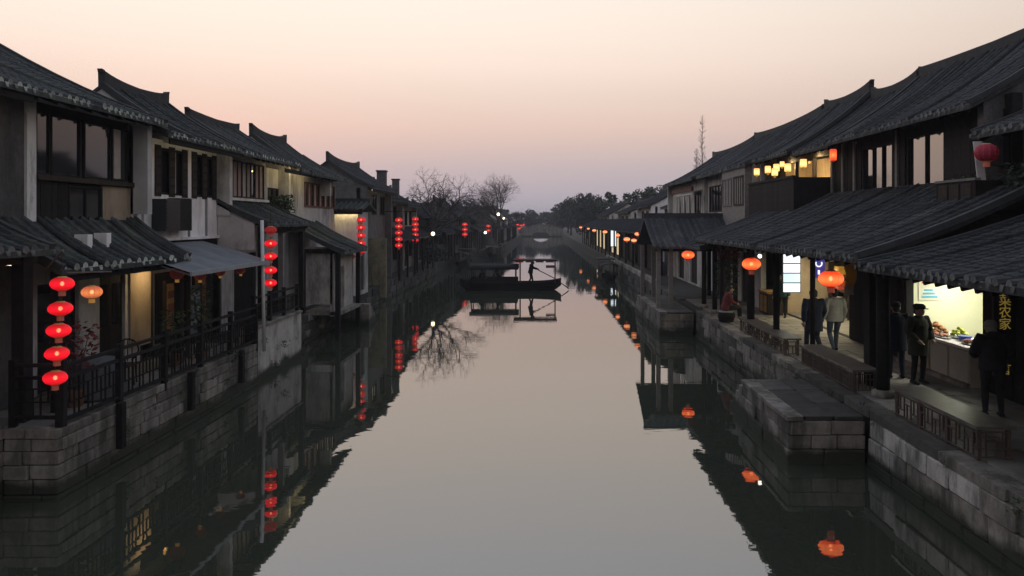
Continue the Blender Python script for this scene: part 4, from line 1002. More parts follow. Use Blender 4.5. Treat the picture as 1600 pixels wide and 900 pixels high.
string(redfar, False, S3, .44, 'in the string at the low white house', 'lantern string at the low white house')
S4 = [(-9.4, 50.0, 5.10-.42*i) for i in range(5)]
string(redfar, True, S4, .50, 'in the string by the chimney house', 'lantern string by the chimney house')
S5 = [(-9.6, 57.8, 5.18-.40*i) for i in range(5)]
string(redfar, True, S5, .50, 'in the string just left of the first bare tree', 'lantern string left of the first bare tree')
S6 = [(-8.4, 83.5, 4.7-.55*i) for i in range(3)]
string(redfar, True, S6, .62, 'in the short string between the bare trees', 'short lantern string between the bare trees')
for i, (x, y, z) in enumerate(((-6.95, 100, 4.4), (-6.95, 100, 3.8), (-4.9, 160, 4.3), (-4.4, 166, 4.1), (-3.9, 171, 4.2), (-4.6, 160, 3.5))):
    place(redfar, True, (x, y, z), 0, .7 if y > 120 else .6, ('upper red lantern below the second bare tree', 'lower red lantern below the second bare tree', 'leftmost tiny red lantern near the arched bridge', 'second tiny red lantern near the arched bridge', 'rightmost tiny red lantern near the arched bridge', 'lowest tiny red lantern near the arched bridge')[i], 'tiny red lanterns down the left bank')
    tag(MB().bar((x-1.6, y, z+.12), (x+.1, y, z+.12), .05).build('lantern_bracket', 'wood'), ('bracket of the upper red lantern below the second bare tree', 'bracket of the lower red lantern below the second bare tree', 'bracket of the leftmost tiny red lantern by the bridge', 'bracket of the second tiny red lantern by the bridge', 'bracket of the rightmost tiny red lantern by the bridge', 'bracket of the lowest tiny red lantern by the bridge')[i], 'bracket')
# bamboo pole from which the near string hangs
tag(MB().tube([(-9.3, 14.1, 3.86), (-8.26, 13.05, 4.32)], .018, 6).build('bamboo_pole', 'wood_grey'), 'thin bamboo pole holding the near lantern string on the left', 'pole')
tag(MB().tube([(-9.0, 14.25, 3.85), (-8.35, 14.7, 3.84)], .014, 6).build('bamboo_pole', 'wood_grey'), 'thin horizontal bamboo stick above the peach lantern', 'pole')
tag(MB().bar((-9.3, 37.95, 5.30), (-8.88, 37.38, 5.38), .05).build('lantern_bracket', 'wood'), 'bracket of the string at the low white house', 'bracket')
tag(MB().bar((-10.6, 50.0, 5.45), (-9.3, 50.0, 5.45), .06).build('lantern_bracket', 'wood'), 'bracket of the string by the chimney house', 'bracket')
tag(MB().bar((-10.9, 57.8, 5.55), (-9.5, 57.8, 5.55), .06).build('lantern_bracket', 'wood'), 'bracket of the string left of the first bare tree', 'bracket')
tag(MB().bar((-9.8, 83.5, 5.1), (-8.3, 83.5, 5.1), .06).build('lantern_bracket', 'wood'), 'bracket of the short string between the bare trees', 'bracket')
peach = lantern_proto('paper_lantern', 'lantern_peach', 'tassel_gold')
place(peach, False, (-8.62, 14.5, 3.63), 0, .38, 'peach lantern hanging beside the near red string')
pale = lantern_proto('paper_lantern', 'paper_dim', 'tassel_gold', rz=.42)
for i, (x, y, z, s, lb) in enumerate(((-9.15, 19.0, 3.68, .34, 'large unlit pinkish lantern hanging under the left awning'), (-9.0, 19.95, 3.55, .3, 'unlit lantern hanging left of the amber display boards'), (-9.0, 21.2, 3.55, .28, 'unlit lantern hanging over the amber display boards'), (-8.9, 22.4, 3.5, .26, 'small unlit lantern hanging right of the amber display boards'))):
    place(pale, i > 0, (x, y, z), 0, s, lb, 'unlit lanterns under the left awning')
orange = lantern_proto('paper_lantern', 'lantern_orange', 'tassel_red', rz=.34)
ol = [(7.3, 19.0, 3.66, .62, 'large orange-red lantern over the man in the pale jacket'), (6.86, 24.6, 3.70, .60, 'orange-red lantern on the post left of the man in black'), (6.30, 32.3, 3.62, .54, 'orange-red lantern above the smaller landing stage')]
for i, a in enumerate(ol): place(orange, i > 0, a[:3], 0, a[3], a[4], 'orange-red lanterns under the right canopies')
farl = lantern_proto('paper_lantern', 'lantern_far', 'tassel_red', rz=.34)
fl = [(52.5, 4.10, 'highest'), (54.5, 3.6, 'nearest low'), (59, 3.62, 'second low'), (66, 3.75, 'third'), (79, 3.9, 'large glowing'), (95, 3.85, 'middle'), (107, 3.9, 'small'), (127, 3.95, 'farthest')]
for i, (y, z, w_) in enumerate(fl):
    place(farl, i > 0, (6.72, y, z), 0, .5 if i in (2, 4, 5, 7) else .4, f'{w_} orange lantern hung along the far right arcade', 'orange lanterns along the far right arcade')
yel = lantern_proto('paper_lantern', 'lantern_yellow', 'tassel_gold', 'wood', rx=.5, rz=.5, cyl=True, tl=.3)
yl = [(8.75, 30.6, 6.98), (8.78, 29.2, 6.98), (8.8, 28.2, 6.98), (8.82, 27.6, 7.02), (8.55, 27.6, 6.78), (8.6, 26.3, 6.85), (8.9, 25.6, 6.95)]
yn = ['leftmost yellow lantern of the balcony row', 'second yellow lantern of the balcony row', 'third yellow lantern of the balcony row', 'small fourth yellow lantern of the balcony row', 'low yellow lantern hanging in front of the balcony row', 'bright yellow lantern near the lit balcony corner', 'rightmost yellow lantern of the balcony']
for i, p in enumerate(yl): place(yel, i > 0, p, 0, .27 if i != 3 else .2, yn[i], 'yellow lanterns on the right balcony')
for p_ in ((10.3, 26.6, 7.05), (10.5, 29.5, 7.05)):
    ld = bpy.data.lights.new('balcony_light', 'AREA'); ld.energy = 55; ld.color = (1, .66, .28); ld.shape = 'DISK'; ld.size = .3
    o = bpy.data.objects.new('balcony_light', ld); link(o, None, (9.6, p_[1], 6.95)); o.rotation_euler = (0, R(-72), 0)
    bo = thing('bulb', p_, 'bare warm bulb inside the balcony nearer the camera' if p_[1] < 28 else 'bare warm bulb inside the balcony farther away', 'bulb')
    MB().ball((p_[0], p_[1], p_[2]+.06), .05).build('globe', 'bulb_soft', bo, True); MB().tube([(p_[0], p_[1], p_[2]+.1), (p_[0], p_[1], 7.3)], .01, 5).build('flex', 'cord', bo)
sq = lantern_proto('square_lantern', 'lantern_orange', 'tassel_red', 'wood', rx=.5, rz=.7, cyl=True, tl=.2)
place(sq, False, (8.75, 22.6, 7.0), 0, .24, 'small orange lantern on the dark upper wall at right')
dimr = lantern_proto('paper_lantern', 'paper_dim_red', 'tassel_red', rz=.42)
place(dimr, False, (8.85, 15.0, 6.42), 0, .44, 'unlit crimson lantern under the roof at the right edge')

# ------------------------------------------------------------------ street lamps and bulbs
def bulb_lamp(loc, label, r, m, energy, colr, pole=True):
    o = thing('street_lamp', (loc[0], loc[1], 1.0), label, 'lamp')
    MB().ball(loc, r).build('globe', 'globe_white' if 'white' in m else 'globe_warm', o, True)
    if pole: MB().tube([(loc[0], loc[1], .9), (loc[0], loc[1], loc[2]-r)], [.06, .04], 8).build('pole', 'metal_dark', o)
bulb_lamp((-9.0, 63.0, 3.75), 'round warm lamp at the foot of the first bare tree', .15, 'lamp_warm', 25, (1, .8, .45))
bulb_lamp((-6.3, 112, 5.8), 'white lamp on the trunk of the second bare tree', .20, 'lamp_white', 50, (1, .9, .75))
bulb_lamp((-5.6, 114, 5.2), 'small warm lamp right of the white lamp', .13, 'lamp_warm', 20, (1, .8, .45))
bulb_lamp((-7.2, 98, 3.3), 'small low white lamp beside the red lanterns', .16, 'lamp_white', 8, (1, .9, .75))
o = thing('wall_lamp', (7.0, 25.0, 3.6), 'bright white bulb on the post beside the orange lantern', 'lamp')
MB().ball((7.12, 24.55, 3.68), .065).build('globe', 'lamp_white', o, True); MB().bar((7.12, 24.6, 3.72), (6.98, 24.95, 3.72), .03).build('arm', 'metal_dark', o)

# ------------------------------------------------------------------ shop fittings on the right
lb = thing('menu_lightbox', (9.35, 28.2, 2.2), 'bright white menu lightbox of four rows in the lit shop', 'sign')
MB().box((9.0, 28.12, 2.15), (9.68, 28.26, 3.62)).build('frame', 'metal_dark', lb)
for i in range(4): MB().box((9.03, 28.10, 2.18+i*.36), (9.65, 28.125, 2.50+i*.36)).build('panel', 'box_cyan' if i == 1 else 'box_white', lb)
bs = thing('hanging_sign', (9.2, 25.0, 3.1), 'small blue hanging sign with white curved mark', 'sign')
MB().box((8.98, 24.95, 2.95), (9.38, 25.05, 3.58)).build('panel', 'box_blue', bs)
pts = [(9.18 + .10*math.cos(R(a)), 24.93, 3.42 + .10*math.sin(R(a))) for a in range(150, 391, 24)]
MB().tube(pts, .022, 6).build('mark', 'box_white', bs); MB().box((9.15, 24.92, 3.06), (9.21, 24.945, 3.2)).build('mark', 'box_white', bs)
bn = thing('cloth_banner', (9.3, 22.6, 2.6), 'orange cloth banner with white lower end hanging by the shop', 'banner')
q = MB(); K = 8
for i in range(K+1):
    t = i/K; w_ = .36*(1-.25*t) ; x = 9.2 + .05*math.sin(5*t); q.v += [(x-w_/2+.1*t, 22.6+.04*math.sin(9*t), 3.62-1.0*t), (x+w_/2+.1*t, 22.62+.05*math.sin(8*t+1), 3.66-1.05*t)]
for i in range(K): q.f.append((2*i, 2*i+1, 2*i+3, 2*i+2)); q.m.append(0 if i < 6 else 1)
q.build('cloth', ['cloth_orange', 'cloth_pale'], bn); MB().bar((8.95, 22.6, 3.66), (9.75, 22.6, 3.66), .03).build('rod', 'wood', bn)
# serving counter with goods
ct = thing('serving_counter', (9.6, 18.5, 1.1), 'white-topped serving counter of the bright snack shop', 'counter')
MB().box((9.55, 16.8, 1.1), (10.35, 20.2, 1.95)).build('body', 'counter_front', ct)
MB().box((9.46, 16.76, 1.95), (10.4, 20.22, 2.01)).build('top', 'counter_top', ct)
for i in range(4): MB().box((9.53, 16.86+i*.84, 1.2), (9.548, 17.6+i*.84, 1.88)).build('panel', 'counter_panel' if i != 2 else 'plaster_beige', ct)
MB().box((9.40, 16.8, 1.1), (9.55, 20.2, 1.2)).build('plinth', 'stone', ct)
def heap(name, label, cat, x, y, z, rx, ry, n_, r, m, flat=.8):
    o = thing(name, (x, y, z), label, cat)
    me = MB().ball((0, 0, 0), (1, .8, .6), 8, 5).mesh(name+'_piece', m, True)
    MB().loft([((x, y, z), rx*.9, ry*.9), ((x, y, z+.03), rx, ry)], 16).build('tray', 'metal_grey', o)
    for i in range(n_):
        a = random.uniform(0, 6.28); d = math.sqrt(random.random()); k = 1-d
        inst('piece', me, o, (x+rx*.85*d*math.cos(a), y+ry*.85*d*math.sin(a), z+.05+k*r*2.4*flat), (random.uniform(-.4, .4), random.uniform(-.4, .4), random.uniform(0, 6)), (r*random.uniform(.8, 1.2),)*3)
heap('pastry_tray', 'heap of brown pastries on the shop counter', 'pastries', 9.95, 19.1, 2.01, .26, .55, 46, .07, 'pastry', 1.3)
heap('greens_tray', 'heap of yellow-green snacks on the shop counter', 'snacks', 10.05, 18.15, 2.01, .24, .33, 26, .06, 'greens', 1.4)
heap('snack_tray', 'low tray of pink snacks at the near end of the counter', 'snacks', 9.85, 17.2, 2.01, .24, .28, 16, .06, 'pink_paper', .4)
heap('snack_tray', 'flat tray of pale pink sweets on the middle of the counter', 'snacks', 9.7, 18.4, 2.01, .16, .5, 18, .045, 'pink_paper', .3)
bt = thing('blue_tub', (9.95, 17.72, 2.01), 'small blue tub standing on the shop counter', 'tub')
MB().loft([((9.95, 17.72, 2.01), .11, .11), ((9.95, 17.72, 2.12), .15, .15)], 14).build('tub', 'tray_blue', bt); MB().loft([((9.95, 17.72, 2.12), .16, .16), ((9.95, 17.72, 2.135), .16, .16)], 14).build('rim', 'tray_blue', bt)
rc = thing('red_canister', (10.2, 16.95, 2.01), 'red canister on the near end of the shop counter', 'canister')
MB().tube([(10.2, 16.95, 2.01), (10.2, 16.95, 2.32), (10.2, 16.95, 2.36)], [.08, .08, .05], 12).build('body', 'poster_red', rc); MB().tube([(10.2, 16.95, 2.36), (10.2, 16.95, 2.42)], .04, 10).build('lid', 'white_paint', rc)
for y, z, m, lb_ in ((0, 3.1, 'poster_red', 'pale poster with red print on the snack shop wall'), (0, 2.72, 'poster_blue', 'small blue and white poster on the snack shop wall')):
    o = thing('poster', (10.5, 20.22, z), lb_, 'poster')
    MB().box((10.12, 20.225, z-.02), (10.72, 20.235, z+.34)).build('sheet', 'poster_pale', o)
    for k in range(3): MB().box((10.2+.03*k, 20.215, z+.05+.09*k), (10.62-.06*k, 20.224, z+.10+.09*k)).build('print', m, o)
# glass-fronted goods in the second shop
sf = thing('display_shelf', (11.6, 27, 1.1), 'shelf of goods along the back of the lit shop', 'shelf')
for z in (1.5, 2.1, 2.7): MB().box((11.5, 24.6, z), (12.1, 30.2, z+.04)).build('board', 'wood_brown', sf)
for y in (24.6, 26.4, 28.3, 30.2): MB().box((11.5, y-.03, 1.1), (12.1, y+.03, 3.2)).build('upright', 'wood_brown', sf)
for k in range(12):
    z = (1.54, 2.14, 2.74)[k % 3]; y = 25.1 + (k//3)*1.45; h = random.uniform(.18, .36)
    o = thing('goods_box', (11.6, y, z), f"{('nearest', 'second', 'third', 'farthest')[k//3]} box of goods on the {('bottom', 'middle', 'top')[k % 3]} shelf of the lit shop", 'box', 'boxes of goods on the lit shop shelf')
    MB().box((11.52, y-.2, z), (11.85, y+.2, z+h)).build('carton', random.choice(['poster_red', 'greens', 'cloth_pale', 'poster_blue', 'pastry', 'cloth_orange']), o)
    MB().box((11.512, y-.12, z+h*.3), (11.519, y+.12, z+h*.7)).build('paper_label', 'poster_pale', o)
tb = thing('display_table', (9.2, 30.4, 1.1), 'wooden display table with pale top at the lit shop', 'table')
MB().box((8.9, 29.7, 1.95), (9.6, 31.0, 2.02)).build('top', 'board_amber', tb)
MB().box((8.95, 29.75, 1.1), (9.55, 30.95, 1.95)).build('cabinet', 'wood_brown', tb)
for y in (29.9, 30.4): MB().box((8.935, y, 1.2), (8.949, y+.4, 1.85)).build('door', 'board_amber', tb)
# vertical shop sign with gold characters
sb = thing('vertical_sign', (9.6, 14.9, 1.6), 'tall black signboard with gold characters at the right edge', 'sign')
MB().box((8.99, 14.98, 1.75), (9.43, 15.06, 4.1)).build('board', 'board_black', sb)
def glyph(ch, x, y, z, size, m, parent, rx=R(90), rz=0):
    cu = bpy.data.curves.new('character', 'FONT'); cu.body = ch; cu.size = size; cu.extrude = .006; cu.align_x = 'CENTER'
    ob = bpy.data.objects.new('character', cu); col.objects.link(ob); dg = bpy.context.evaluated_depsgraph_get()
    me = bpy.data.meshes.new_from_object(ob.evaluated_get(dg)); bpy.data.objects.remove(ob); bpy.data.curves.remove(cu)
    me.materials.clear(); me.materials.append(M[m]); inst('character', me, parent, (x, y, z), (rx, 0, rz))
for i, ch in enumerate('人菜农家'): glyph(ch, 9.2, 14.965, 3.40-.235*i, .25, 'letters_gold', sb)
glyph('言', 9.2, 14.965, 1.80, .25, 'letters_gold', sb)
glyph('福', -9.7, 38.352, 2.86, .36, 'gold', d5)
wb = thing('white_sign', (7.4, 78, 2.0), 'tall glowing white sign among the far arcade lanterns', 'sign')
MB().box((7.25, 77.9, 2.2), (7.75, 78.1, 3.9)).build('panel', 'box_white', wb); MB().box((7.2, 78.1, 2.1), (7.8, 78.2, 4.0)).build('frame', 'metal_dark', wb)

# ------------------------------------------------------------------ things on the left terrace
tb = thing('round_table', (-9.3, 15.6, 1.2), 'round table under a dark cloth on the left terrace', 'table')
secs = [((-9.3, 15.6, 1.25), .66, .66), ((-9.3, 15.6, 1.6), .60, .60), ((-9.3, 15.6, 1.93), .56, .56), ((-9.3, 15.6, 1.96), .50, .50)]
q = MB(); n_ = 32
for c, a, b in secs:
    for j in range(n_): f = 1 + (.06*math.sin(j*5*2*math.pi/n_*1.0) if c[2] < 1.9 else 0); q.v.append((c[0]+a*f*math.cos(2*math.pi*j/n_), c[1]+b*f*math.sin(2*math.pi*j/n_), c[2]))
for i in range(3):
    for j in range(n_): q.f.append((i*n_+j, i*n_+(j+1) % n_, (i+1)*n_+(j+1) % n_, (i+1)*n_+j)); q.m.append(0)
q.f.append(tuple(3*n_+j for j in range(n_))); q.m.append(0)
q.build('cloth', 'cloth_table', tb, True); MB().tube([(-9.3, 15.6, 1.2), (-9.3, 15.6, 1.9)], .08, 8).build('pedestal', 'wood', tb)
def chair(loc, rz, label):
    o = thing('chair', (0, 0, 0), label, 'chair', 'chairs on the left terrace')
    MB().loft([((0, 0, .43), .21, .21), ((0, 0, .46), .22, .22)], 16).build('seat', 'wood_brown', o)
    for x, y in ((-.16, -.16), (.16, -.16), (-.16, .16), (.16, .16)): MB().tube([(x*1.15, y*1.15, 0), (x, y, .43)], .018, 6).build('leg', 'wood', o)
    MB().tube([(.22*math.cos(R(a)), .2, .74+.24*math.sin(R(a))) for a in range(-60, 241, 20)], .018, 6).build('back_hoop', 'wood', o)
    for x in (-.09, 0, .09): MB().bar((x, .2, .48), (x, .2, .95), .02).build('spindle', 'wood', o)
    o.location = loc; o.rotation_euler = (0, 0, rz); return o
chair((-9.0, 18.55, 1.2), R(160), 'round-backed chair in front of the lit panel on the left terrace')
chair((-9.2, 16.75, 1.2), R(20), 'round-backed chair beside the cloth-covered round table')
def plant(x, y, z, h, r, m, label, n_=220, pot=True, leaf=.06, name='potted_plant'):
    o = thing(name, (x, y, z), label, 'plant'); rg = random.Random(int(x*91+y*17)); 
    zb = z
    if pot:
        MB().loft([((x, y, z), .13, .13), ((x, y, z+.26), .19, .19), ((x, y, z+.30), .19, .19)], 14).build('pot', 'terracotta', o); zb = z+.28
    q = MB(); st = MB()
    for k in range(6):
        a = rg.uniform(0, 6.28); p1 = (x+r*.6*math.cos(a), y+r*.6*math.sin(a), zb+h*rg.uniform(.6, .95)); st.tube([(x, y, zb), ((x+p1[0])/2, (y+p1[1])/2, zb+h*.45), p1], [.014, .01, .006], 5)
    for k in range(n_):
        a = rg.uniform(0, 6.28); d = rg.random()**.5*r; zz = zb + h*rg.uniform(.2, 1.0)**.8; s = leaf*rg.uniform(.6, 1.4)
        c = Vector((x+d*math.cos(a), y+d*math.sin(a), zz)); u = Vector((rg.gauss(0, 1), rg.gauss(0, 1), rg.gauss(0, .6))).normalized()*s; v = u.cross(Vector((rg.gauss(0, 1), rg.gauss(0, 1), rg.gauss(0, 1)))).normalized()*s*.45
        q.add([c-u, c+v, c+u, c-v], [(0, 1, 2, 3)])
    st.build('stem', 'bark', o); q.build('foliage', m, o)
plant(-9.1, 14.75, 1.2, 1.35, .42, 'leaf_red', 'red-leaved potted plant behind the near lantern string', 260)
plant(-9.2, 18.9, 1.2, 1.1, .3, 'leaf_mid', 'green potted plant left of the amber boards under the awning', 200)
plant(-9.0, 20.0, 1.2, 1.6, .30, 'leaf_mid', 'tall green potted plant beside the white menu board', 240)
plant(-10.0, 29.2, 4.9, .9, .5, 'leaf_mid', 'green climber hanging by the lit-eave house window', 300, False, .09, 'climbing_plant')
plant(7.3, 29.6, 1.1, 2.0, .42, 'leaf_dark', 'tall dark shrub in a pot behind the seated woman', 320, True, .1)
plant(7.15, 28.8, 3.2, .7, .45, 'leaf_red', 'hanging reddish foliage above the seated woman', 240, False, .07, 'hanging_plant')
plant(9.3, 14.3, 5.2, .75, .5, 'leaf_dark', 'dim bushy plant on the canopy at the right edge', 300, False, .07, 'bush')
plant(9.1, 16.0, 5.3, .5, .35, 'leaf_mid', 'low plant growing in the dark planter box', 150, False, .05, 'planter_plant')
plant(-9.0, 63.5, .9, 1.9, 1.2, 'leaf_dark', 'dark green bush at the foot of the first bare tree', 600, False, .14, 'bush')
for x, y, s, m, lb_ in ((-10.2, 21.0, 1.0, 'board_amber', 'wide amber display board under the grey awning'), (-10.2, 22.6, .8, 'board_amber', 'narrow amber display board under the grey awning'), (-9.3, 20.3, .7, 'canvas', 'pale grey menu board standing on the left terrace')):
    o = thing('display_board', (x, y, 1.2), lb_, 'board')
    MB().box((x-.03, y-s/2, 1.75), (x+.01, y+s/2, 3.1)).build('panel', m, o)
    for k in (-1, 1): MB().box((x-.05, y+k*s/2-.03, 1.2), (x+.03, y+k*s/2+.03, 3.2)).build('leg', 'wood_brown', o)
    for k in range(3): MB().box((x+.01, y-s*.35, 2.0+k*.35), (x+.02, y+s*.35, 2.2+k*.35)).build('print', 'wood_red' if m == 'board_amber' else 'canvas_edge', o)
ld = bpy.data.lights.new('terrace_light', 'AREA'); ld.energy = 9; ld.color = (1, .7, .35); ld.shape = 'DISK'; ld.size = .15
tl_ = thing('bulb', (-9.75, 19.6, 3.72), 'warm bulb under the left awning lighting the beige panel', 'bulb')
MB().ball((-9.75, 19.6, 3.72), .05).build('globe', 'bulb_soft', tl_, True); MB().tube([(-9.75, 19.6, 3.75), (-9.75, 19.6, 4.1)], .01, 5).build('flex', 'cord', tl_)
to_ = link(bpy.data.objects.new('terrace_light', ld), tl_, (-9.68, 19.6, 3.6)); to_.rotation_euler = (0, R(60), 0)
# ------------------------------------------------------------------ people
def remesh(mb, vox, smooth=4):
    me = mb.mesh('tmp', 'skin'); ob = bpy.data.objects.new('tmp', me); col.objects.link(ob)
    m = ob.modifiers.new('r', 'REMESH'); m.mode = 'VOXEL'; m.voxel_size = vox
    s = ob.modifiers.new('s', 'SMOOTH'); s.factor = .5; s.iterations = smooth
    dg = bpy.context.evaluated_depsgraph_get(); r = bpy.data.meshes.new_from_object(ob.evaluated_get(dg))
    bpy.data.objects.remove(ob); bpy.data.meshes.remove(me)
    r.materials.clear(); r.polygons.foreach_set('use_smooth', [True]*len(r.polygons)); return r
def segd(p, a, b):
    ab = b-a; t = max(0, min(1, (p-a).dot(ab)/max(1e-9, ab.length_squared))); return (p-(a+ab*t)).length
STAND = dict(pel=(0, 0, .93), chest=(0, 0, 1.28), neck=(0, .0, 1.47), head=(0, .025, 1.60),
             sh=(.185, 0, 1.41), el=(.245, -.03, 1.13), wr=(.25, .06, .88), hip=(.095, 0, .90), kn=(.105, .02, .50), an=(.11, -.02, .085))
def person(label, loc, rz, h=1.75, pose=None, top='cloth_black', legs='cloth_black', hair='hair', hat=None, shoe='cloth_black', seat=False, long=False, vox=.011, grip=False, hood=False, bulk=1.18):
    J = {}
    for k, v in STAND.items():
        if k in ('sh', 'el', 'wr', 'hip', 'kn', 'an'):
            J[k+'L'] = Vector((-v[0], v[1], v[2])); J[k+'R'] = Vector(v)
        else: J[k] = Vector(v)
    for k, v in (pose or {}).items(): J[k] = Vector(v)
    o = thing('person', (0, 0, 0), label, 'person'); B = MB(); C = MB(); bones = []
    pel, ch, nk, hd = J['pel'], J['chest'], J['neck'], J['head']
    mid = (pel+ch)/2
    B.loft([(pel+Vector((0, 0, -.09)), .13, .10), (pel, .165, .115), (mid, .14, .10), (ch, .165, .115), (ch+(nk-ch)*.6, .15, .09), (nk+Vector((0, 0, -.02)), .065, .06)], 16)
    bones += [(pel, ch, 1), (ch, nk-Vector((0, 0, .03)), 1)]
    B.tube([nk-Vector((0, 0, .06)), nk+(hd-nk)*.7], [.058, .052], 10); bones.append((nk+Vector((0, 0, .02)), hd, 0)); bones.append((hd, hd+Vector((0, 0, .1)), 0))
    B.ball(hd, (.078, .095, .115), 14, 9); B.ball(hd+Vector((0, .025, -.06)), (.058, .072, .055), 12, 7)
    B.ball(hd+Vector((0, .105, -.02)), (.014, .022, .022), 8, 5)                # nose
    for s in (-1, 1): B.ball(hd+Vector((s*.08, 0, -.01)), (.014, .022, .034), 8, 5)   # ears
    for s in 'LR':
        sg = -1 if s == 'L' else 1
        sh, el, wr, hip, kn, an = (J[k+s] for k in ('sh', 'el', 'wr', 'hip', 'kn', 'an'))
        B.tube([ch+(nk-ch)*.55+Vector((sg*.05, 0, 0)), sh, sh+(el-sh)*.4, el, el+(wr-el)*.4, wr], [.06, .062, .052, .042, .04, .028], 10)
        bones += [(sh, el, 1), (el, wr-(wr-el)*.06, 1)]
        d = (wr-el).normalized(); side = Vector((-d.y, d.x, 0)); side = side.normalized() if side.length > .05 else Vector((0, 1, 0))
        nrm = d.cross(side).normalized(); palm = wr+d*.05
        B.tube([wr, wr+d*.04, wr+d*.085], [.026, .036, .034], 8); bones.append((wr, wr+d*.2, 0))
        for fi in range(4):
            off = side*((fi-1.5)*.019); ln = (.06, .072, .068, .052)[fi]; b0 = wr+d*.075+off; cu = nrm*(.035 if grip else .016)
            B.tube([b0, b0+d*ln*.5+cu*.3, b0+d*ln*(.55 if grip else 1)+cu], [.0098, .009, .008], 6)
        B.tube([wr+d*.025+side*.03, wr+d*.06+side*.052+nrm*.012, wr+d*.085+side*.052+nrm*.025], [.012, .011, .009], 6)
        B.tube([pel+Vector((sg*.06, 0, 0)), hip, hip+(kn-hip)*.45, kn, kn+(an-kn)*.35, an], [.085, .088, .076, .056, .054, .040], 12)
        bones += [(hip, kn, 2), (kn, an+(kn-an)*.05, 2)]
        f = J.get('ft'+s, Vector((0, 1, 0))); f = f.normalized()
        B.tube([an-f*.055+Vector((0, 0, -.04)), an+f*.05+Vector((0, 0, -.045)), an+f*.15+Vector((0, 0, -.058))], [.038, .042, .026], 10); bones.append((an+Vector((0, 0, -.03)), an+f*.16+Vector((0, 0, -.05)), 3))
        C.tube([ch+(nk-ch)*.5+Vector((sg*.05, 0, 0)), sh+Vector((0, 0, .004)), sh+(el-sh)*.4, el, el+(wr-el)*.4, wr-(wr-el)*.03], [.075, .080, .070, .062, .058, .048], 12)
    hem = pel + Vector((0, 0, -.30 if long else -.10))
    C.loft([(hem, .205, .155), (pel+Vector((0, 0, .05)), .195, .145), (mid, .178, .135), (ch, .198, .142), (ch+(nk-ch)*.6, .175, .11), (nk+Vector((0, 0, -.03)), .085, .08), (nk+Vector((0, 0, .02)), .072, .07)], 18)
    if hood: C.ball(nk+Vector((0, -.075, .0)), (.11, .07, .075), 12, 7)
    me = remesh(B, vox); mats = ['skin', top, legs, shoe]
    for m in mats: me.materials.append(M[m])
    idx = []
    for p in me.polygons:
        c = p.center; idx.append(min(bones, key=lambda b: segd(c, b[0], b[1]))[2])
    me.polygons.foreach_set('material_index', idx); me.update(); me.name = 'body'
    inst('body', me, o, (0, 0, 0))
    jm = remesh(C, vox*1.2, 5); jm.materials.append(M[top]); jm.name = 'jacket'; inst('jacket', jm, o, (0, 0, 0))
    # face features
    for s in (-1, 1): MB().ball(hd+Vector((s*.031, .088, .012)), (.012, .008, .008), 8, 5).build('eye', 'hair', o, True, (0, 0, 0))
    MB().ball(hd+Vector((0, .094, -.062)), (.024, .008, .007), 8, 5).build('mouth', 'cloth_maroon', o, True, (0, 0, 0))
    H = MB()
    if hair:
        H.ball(hd+Vector((0, -.018, .022)), (.086, .098, .106), 14, 8); H.ball(hd+Vector((0, -.055, -.035)), (.074, .055, .07), 12, 7)
        H.build('hair', hair, o, True, (0, 0, 0))
    if hat:
        kind, hm = hat
        K = MB()
        if kind == 'cap': K.loft([(hd+Vector((0, 0, .045)), .095, .112), (hd+Vector((0, -.01, .10)), .105, .122), (hd+Vector((0, -.01, .14)), .07, .08)], 16); K.loft([(hd+Vector((0, .115, .045)), .075, .07), (hd+Vector((0, .115, .058)), .07, .065)], 14)
        else: K.loft([(hd+Vector((0, -.005, .02)), .092, .110), (hd+Vector((0, -.01, .09)), .090, .106), (hd+Vector((0, -.01, .132)), .055, .065)], 16)
        K.build('hat', hm, o, True, (0, 0, 0))
    o.location = loc; o.rotation_euler = (0, 0, rz); o.scale = (h/1.72*bulk, h/1.72*bulk, h/1.72)
    W[o.name] = Vector(loc); return o
walkA = dict(knL=(-.10, .12, .50), anL=(-.10, .16, .085), knR=(.10, .06, .50), anR=(.10, -.20, .12), elL=(-.25, -.08, 1.14), wrL=(-.24, -.05, .88), elR=(.25, .02, 1.13), wrR=(.24, .16, .92))
walkB = dict(knR=(.10, .10, .50), anR=(.10, .12, .085), knL=(-.10, .05, .50), anL=(-.10, -.14, .10))
FZ = 1.105
person('man in black coat walking away beside the thin post', (7.55, 20.9, FZ), R(4), 1.84, walkA, 'cloth_navy', 'cloth_navy', long=True)
person('man in pale grey jacket and jeans walking away along the shops', (8.4, 21.6, FZ), R(8), 1.78, walkB, 'cloth_pale', 'cloth_jeans', hair='hair')
person('man in peaked cap and dark olive coat facing the shop front', (8.65, 17.3, FZ), R(200), 1.80, dict(elL=(-.26, .02, 1.14), wrL=(-.17, .16, .98), elR=(.26, .02, 1.14), wrR=(.17, .16, .98)), 'cloth_olive', 'cloth_black', hat=('cap', 'cloth_black'), long=True)
person('person in dark beret standing behind the man in the peaked cap', (8.42, 17.9, FZ), R(-10), 1.80, None, 'cloth_navy', 'cloth_navy', hat=('beret', 'cloth_black'), long=True)
person('elderly man in black with grey knit hat at the snack counter', (8.62, 14.4, FZ), R(-12), 1.83, dict(chest=(0, .03, 1.27), neck=(0, .06, 1.45), head=(0, .10, 1.57), elL=(-.27, .03, 1.12), wrL=(-.18, .20, 1.02), elR=(.27, .02, 1.12), wrR=(.19, .18, 1.0)), 'cloth_black', 'cloth_black', hair='hair_grey', hat=('knit', 'hair_grey'), hood=True)
person('shop assistant in dark teal standing in the lit shop', (9.25, 29.0, FZ), R(150), 1.66, None, 'cloth_teal', 'cloth_black', vox=.013)
